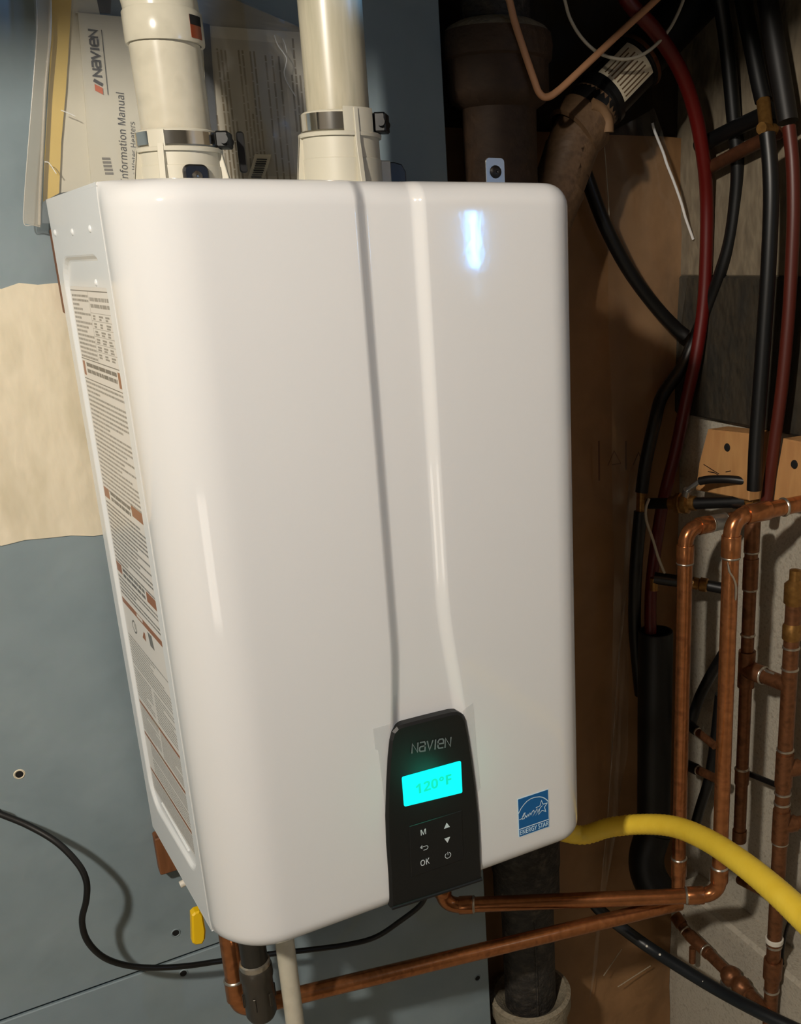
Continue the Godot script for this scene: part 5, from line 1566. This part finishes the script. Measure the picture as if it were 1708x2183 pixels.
	part("pipe", b, M.rubber, o)
	# diagonal black hoses low behind the risers
	b = MB.new()
	b.tube(smooth([Vector3(0.8400, 1.1518, 0.0884), Vector3(0.8400, 1.1002, 0.0571), Vector3(0.8400, 1.0481, 0.0298), Vector3(0.8400, 0.9981, 0.0122)], 5), 0.0088, 14)
	single("black_hose", b, M.rubber, "upper slanting black hose between the two copper risers", "hose", Vector3(0.8400, 0.9981, 0.0122), "black hoses right of the heater")
	b = MB.new()
	b.tube(smooth([Vector3(0.8400, 1.0773, 0.0820), Vector3(0.8400, 0.9906, 0.0734), Vector3(0.8400, 0.9162, 0.0613), Vector3(0.8400, 0.8581, 0.0431), Vector3(0.8400, 0.8094, 0.0287)], 5), 0.0088, 14)
	single("black_hose", b, M.rubber, "lower slanting black hose between the copper risers above the yellow hose", "hose", Vector3(0.8400, 0.8094, 0.0287), "black hoses right of the heater")
	# small cross links between the risers
	for q in [[Vector3(0.8100, 1.0160, 0.0344), Vector3(0.8100, 1.0068, 0.1082), "dull tinned copper stub", 0.0065, "zinc"], [Vector3(0.8100, 0.9410, 0.0392), Vector3(0.8100, 0.9521, 0.1219), "copper stub with a solder ring", 0.0072, "oldcopper"]]:
		o = thing("copper_link", "%s behind the left riser, %s of the two" % [q[2], "upper" if q[4] == "zinc" else "lower"], "pipe", q[1], "copper links")
		b = MB.new()
		b.tube([q[0], q[1]], q[3], 14)
		part("pipe", b, M.oldcopper, o)
		b = MB.new()
		sleeve(b, q[0], q[1], 0.0, 0.028, q[3] * 1.25)
		part("sleeve", b, M.rubber, o)
		b = MB.new()
		ringat(b, q[0], q[1], 0.03, q[3] * 1.1)
		part("solder_joint", b, M.solder, o)
	o = thing("steel_rod", "thin steel rod with a pale tip between the bright riser and the manifold", "rod", Vector3(0.8300, 0.9896, 0.2302))
	b = MB.new()
	b.tube([Vector3(0.8300, 0.9750, 0.1428), Vector3(0.8300, 0.9896, 0.2302)], 0.0045, 12)
	part("rod", b, M.darkplastic, o)
	b = MB.new()
	b.lathe(Vector3(0.8300, 0.9750, 0.1428), Vector3(-0.3, 0.1, 0.6), [Vector2(0, -0.006), Vector2(0.0065, -0.005), Vector2(0.0068, 0.002), Vector2(0.004, 0.005), Vector2(0, 0.006)], 14)
	part("tip", b, M.solder, o)
	# ball valve with the long black lever
	var v0 := Vector3(0.7795, 1.3743, -0.0300)
	var v1 := Vector3(0.7932, 1.3805, 0.0100)
	var v2 := Vector3(0.8101, 1.3851, 0.0450)
	var v3 := Vector3(0.8486, 1.3965, 0.1150)
	o = thing("ball_valve", "brass ball valve with a long black lever above the copper risers", "valve", v1)
	b = MB.new()
	b.tube([v0, v1], 0.0085, 14)
	b.tube([v2, v3], 0.0092, 16)
	b.tube([v2.lerp(v3, 0.75), v3], 0.0104, 16)
	part("sleeve", b, M.rubber, o)
	b = MB.new()
	b.lathe(v1, v2 - v1, [Vector2(0.006, -0.004), Vector2(0.011, -0.003), Vector2(0.011, 0.006), Vector2(0.0155, 0.008), Vector2(0.0165, 0.016), Vector2(0.0145, 0.018), Vector2(0.0165, 0.02), Vector2(0.0165, 0.028), Vector2(0.0115, 0.031), Vector2(0.0115, 0.040), Vector2(0.006, 0.041)], 8)
	part("body", b, M.brass, o)
	b = MB.new()
	b.tube([v1.lerp(v2, 0.5), Vector3(0.7993, 1.4066, 0.0400)], 0.0065, 10)
	b.tube([Vector3(0.7993, 1.4066, 0.0400), Vector3(0.8056, 1.4223, 0.0600)], 0.0035, 8)
	part("stem", b, M.zinc, o)
	b = MB.new()
	b.tube(smooth([Vector3(0.8056, 1.4223, 0.0600), Vector3(0.8134, 1.4268, 0.0750), Vector3(0.8273, 1.4295, 0.1000), Vector3(0.8407, 1.4285, 0.1200)], 5), 0.0062, 12)
	part("lever", b, M.darkplastic, o, "black lever")
	b = MB.new()
	b.tube([v3, Vector3(0.8528, 1.3996, 0.1300)], 0.0085, 12)
	part("end_fitting", b, M.brass, o)
	# second valve line below
	o = thing("pipe_joint", "black sleeved joint with brass nuts crossing behind the left riser", "fitting", Vector3(0.8142, 1.2563, 0.0400))
	b = MB.new()
	b.tube([Vector3(0.7693, 1.2623, 0.0000), Vector3(0.8142, 1.2563, 0.0400)], 0.0095, 14)
	b.tube([Vector3(0.8251, 1.2554, 0.0550), Vector3(0.8484, 1.2524, 0.0900)], 0.0088, 14)
	part("sleeve", b, M.rubber, o)
	b = MB.new()
	b.lathe(Vector3(0.8142, 1.2563, 0.0400), Vector3(0.8251, 1.2554, 0.0550) - Vector3(0.8142, 1.2563, 0.0400), [Vector2(0.006, -0.002), Vector2(0.010, 0.0), Vector2(0.010, 0.008), Vector2(0.0085, 0.01), Vector2(0.0115, 0.012), Vector2(0.0115, 0.022), Vector2(0.006, 0.026)], 8)
	part("nut", b, M.brass, o)
	b = MB.new()
	b.tube([Vector3(0.7693, 1.2623, 0.0000), Vector3(0.7693, 1.2623, 0.0000) + Vector3(0, -0.02, 0)], 0.007, 12)
	part("stub", b, M.brass, o)
	# wooden blocks on the wall with a bolt each
	for q in [[Vector3(0.8550, 1.3958, 0.0683), [Vector2(0.0388, 1.4934), Vector2(0.1339, 1.4997), Vector2(0.1337, 1.4030), Vector2(0.0139, 1.3958), Vector2(0.0212, 1.4409)], "pale wooden block behind the ball valve lever, the left of two blocks", 0.0], [Vector3(0.8550, 1.4129, 0.2157), [Vector2(0.1947, 1.5019), Vector2(0.2560, 1.5028), Vector2(0.2589, 1.4175), Vector2(0.1827, 1.4129), Vector2(0.1864, 1.4520)], "bright wooden block at the right edge above the copper elbows", 0.0]]:
		o = thing("wood_block", q[2], "wood block", q[0], "wood blocks on the wall")
		b = MB.new()
		var pl := PackedVector2Array(q[1])
		b.prism(pl, 0.04, 0.002, Transform3D(Basis(Vector3.BACK, Vector3.UP, Vector3.LEFT), Vector3(0.835, 0, 0)))
		part("block", b, M.wood, o)
		if q[2].begins_with("pale"):
			b = MB.new()
			for pm in [[Vector2(0.0334, 1.4394), Vector2(0.0542, 1.4343), Vector2(0.0682, 1.4311)], [Vector2(0.0436, 1.4304), Vector2(0.0597, 1.4310), Vector2(0.0810, 1.4249)], [Vector2(0.0835, 1.4366), Vector2(0.0937, 1.4398)]]:
				b.ribbon(pm, 0.0014, Transform3D(Basis(Vector3.BACK, Vector3.UP, Vector3.LEFT), Vector3(0.835, 0, 0)))
			part("pen_marks", b, mat(Color(0.16, 0.09, 0.06), 0.7), o)
	for q in [[Vector3(0.8350, 1.4730, 0.0848), "left"], [Vector3(0.8350, 1.4707, 0.2198), "right"]]:
		b = MB.new()
		b.lathe(q[0], Vector3.LEFT, [Vector2(0.0062, -0.003), Vector2(0.0062, 0.0005), Vector2(0.0048, 0.0022), Vector2(0, 0.0026)], 14)
		var blk := get_node("wood_block" if q[1] == "left" else "wood_block_001")
		part("bolt", b, M.hole, blk)
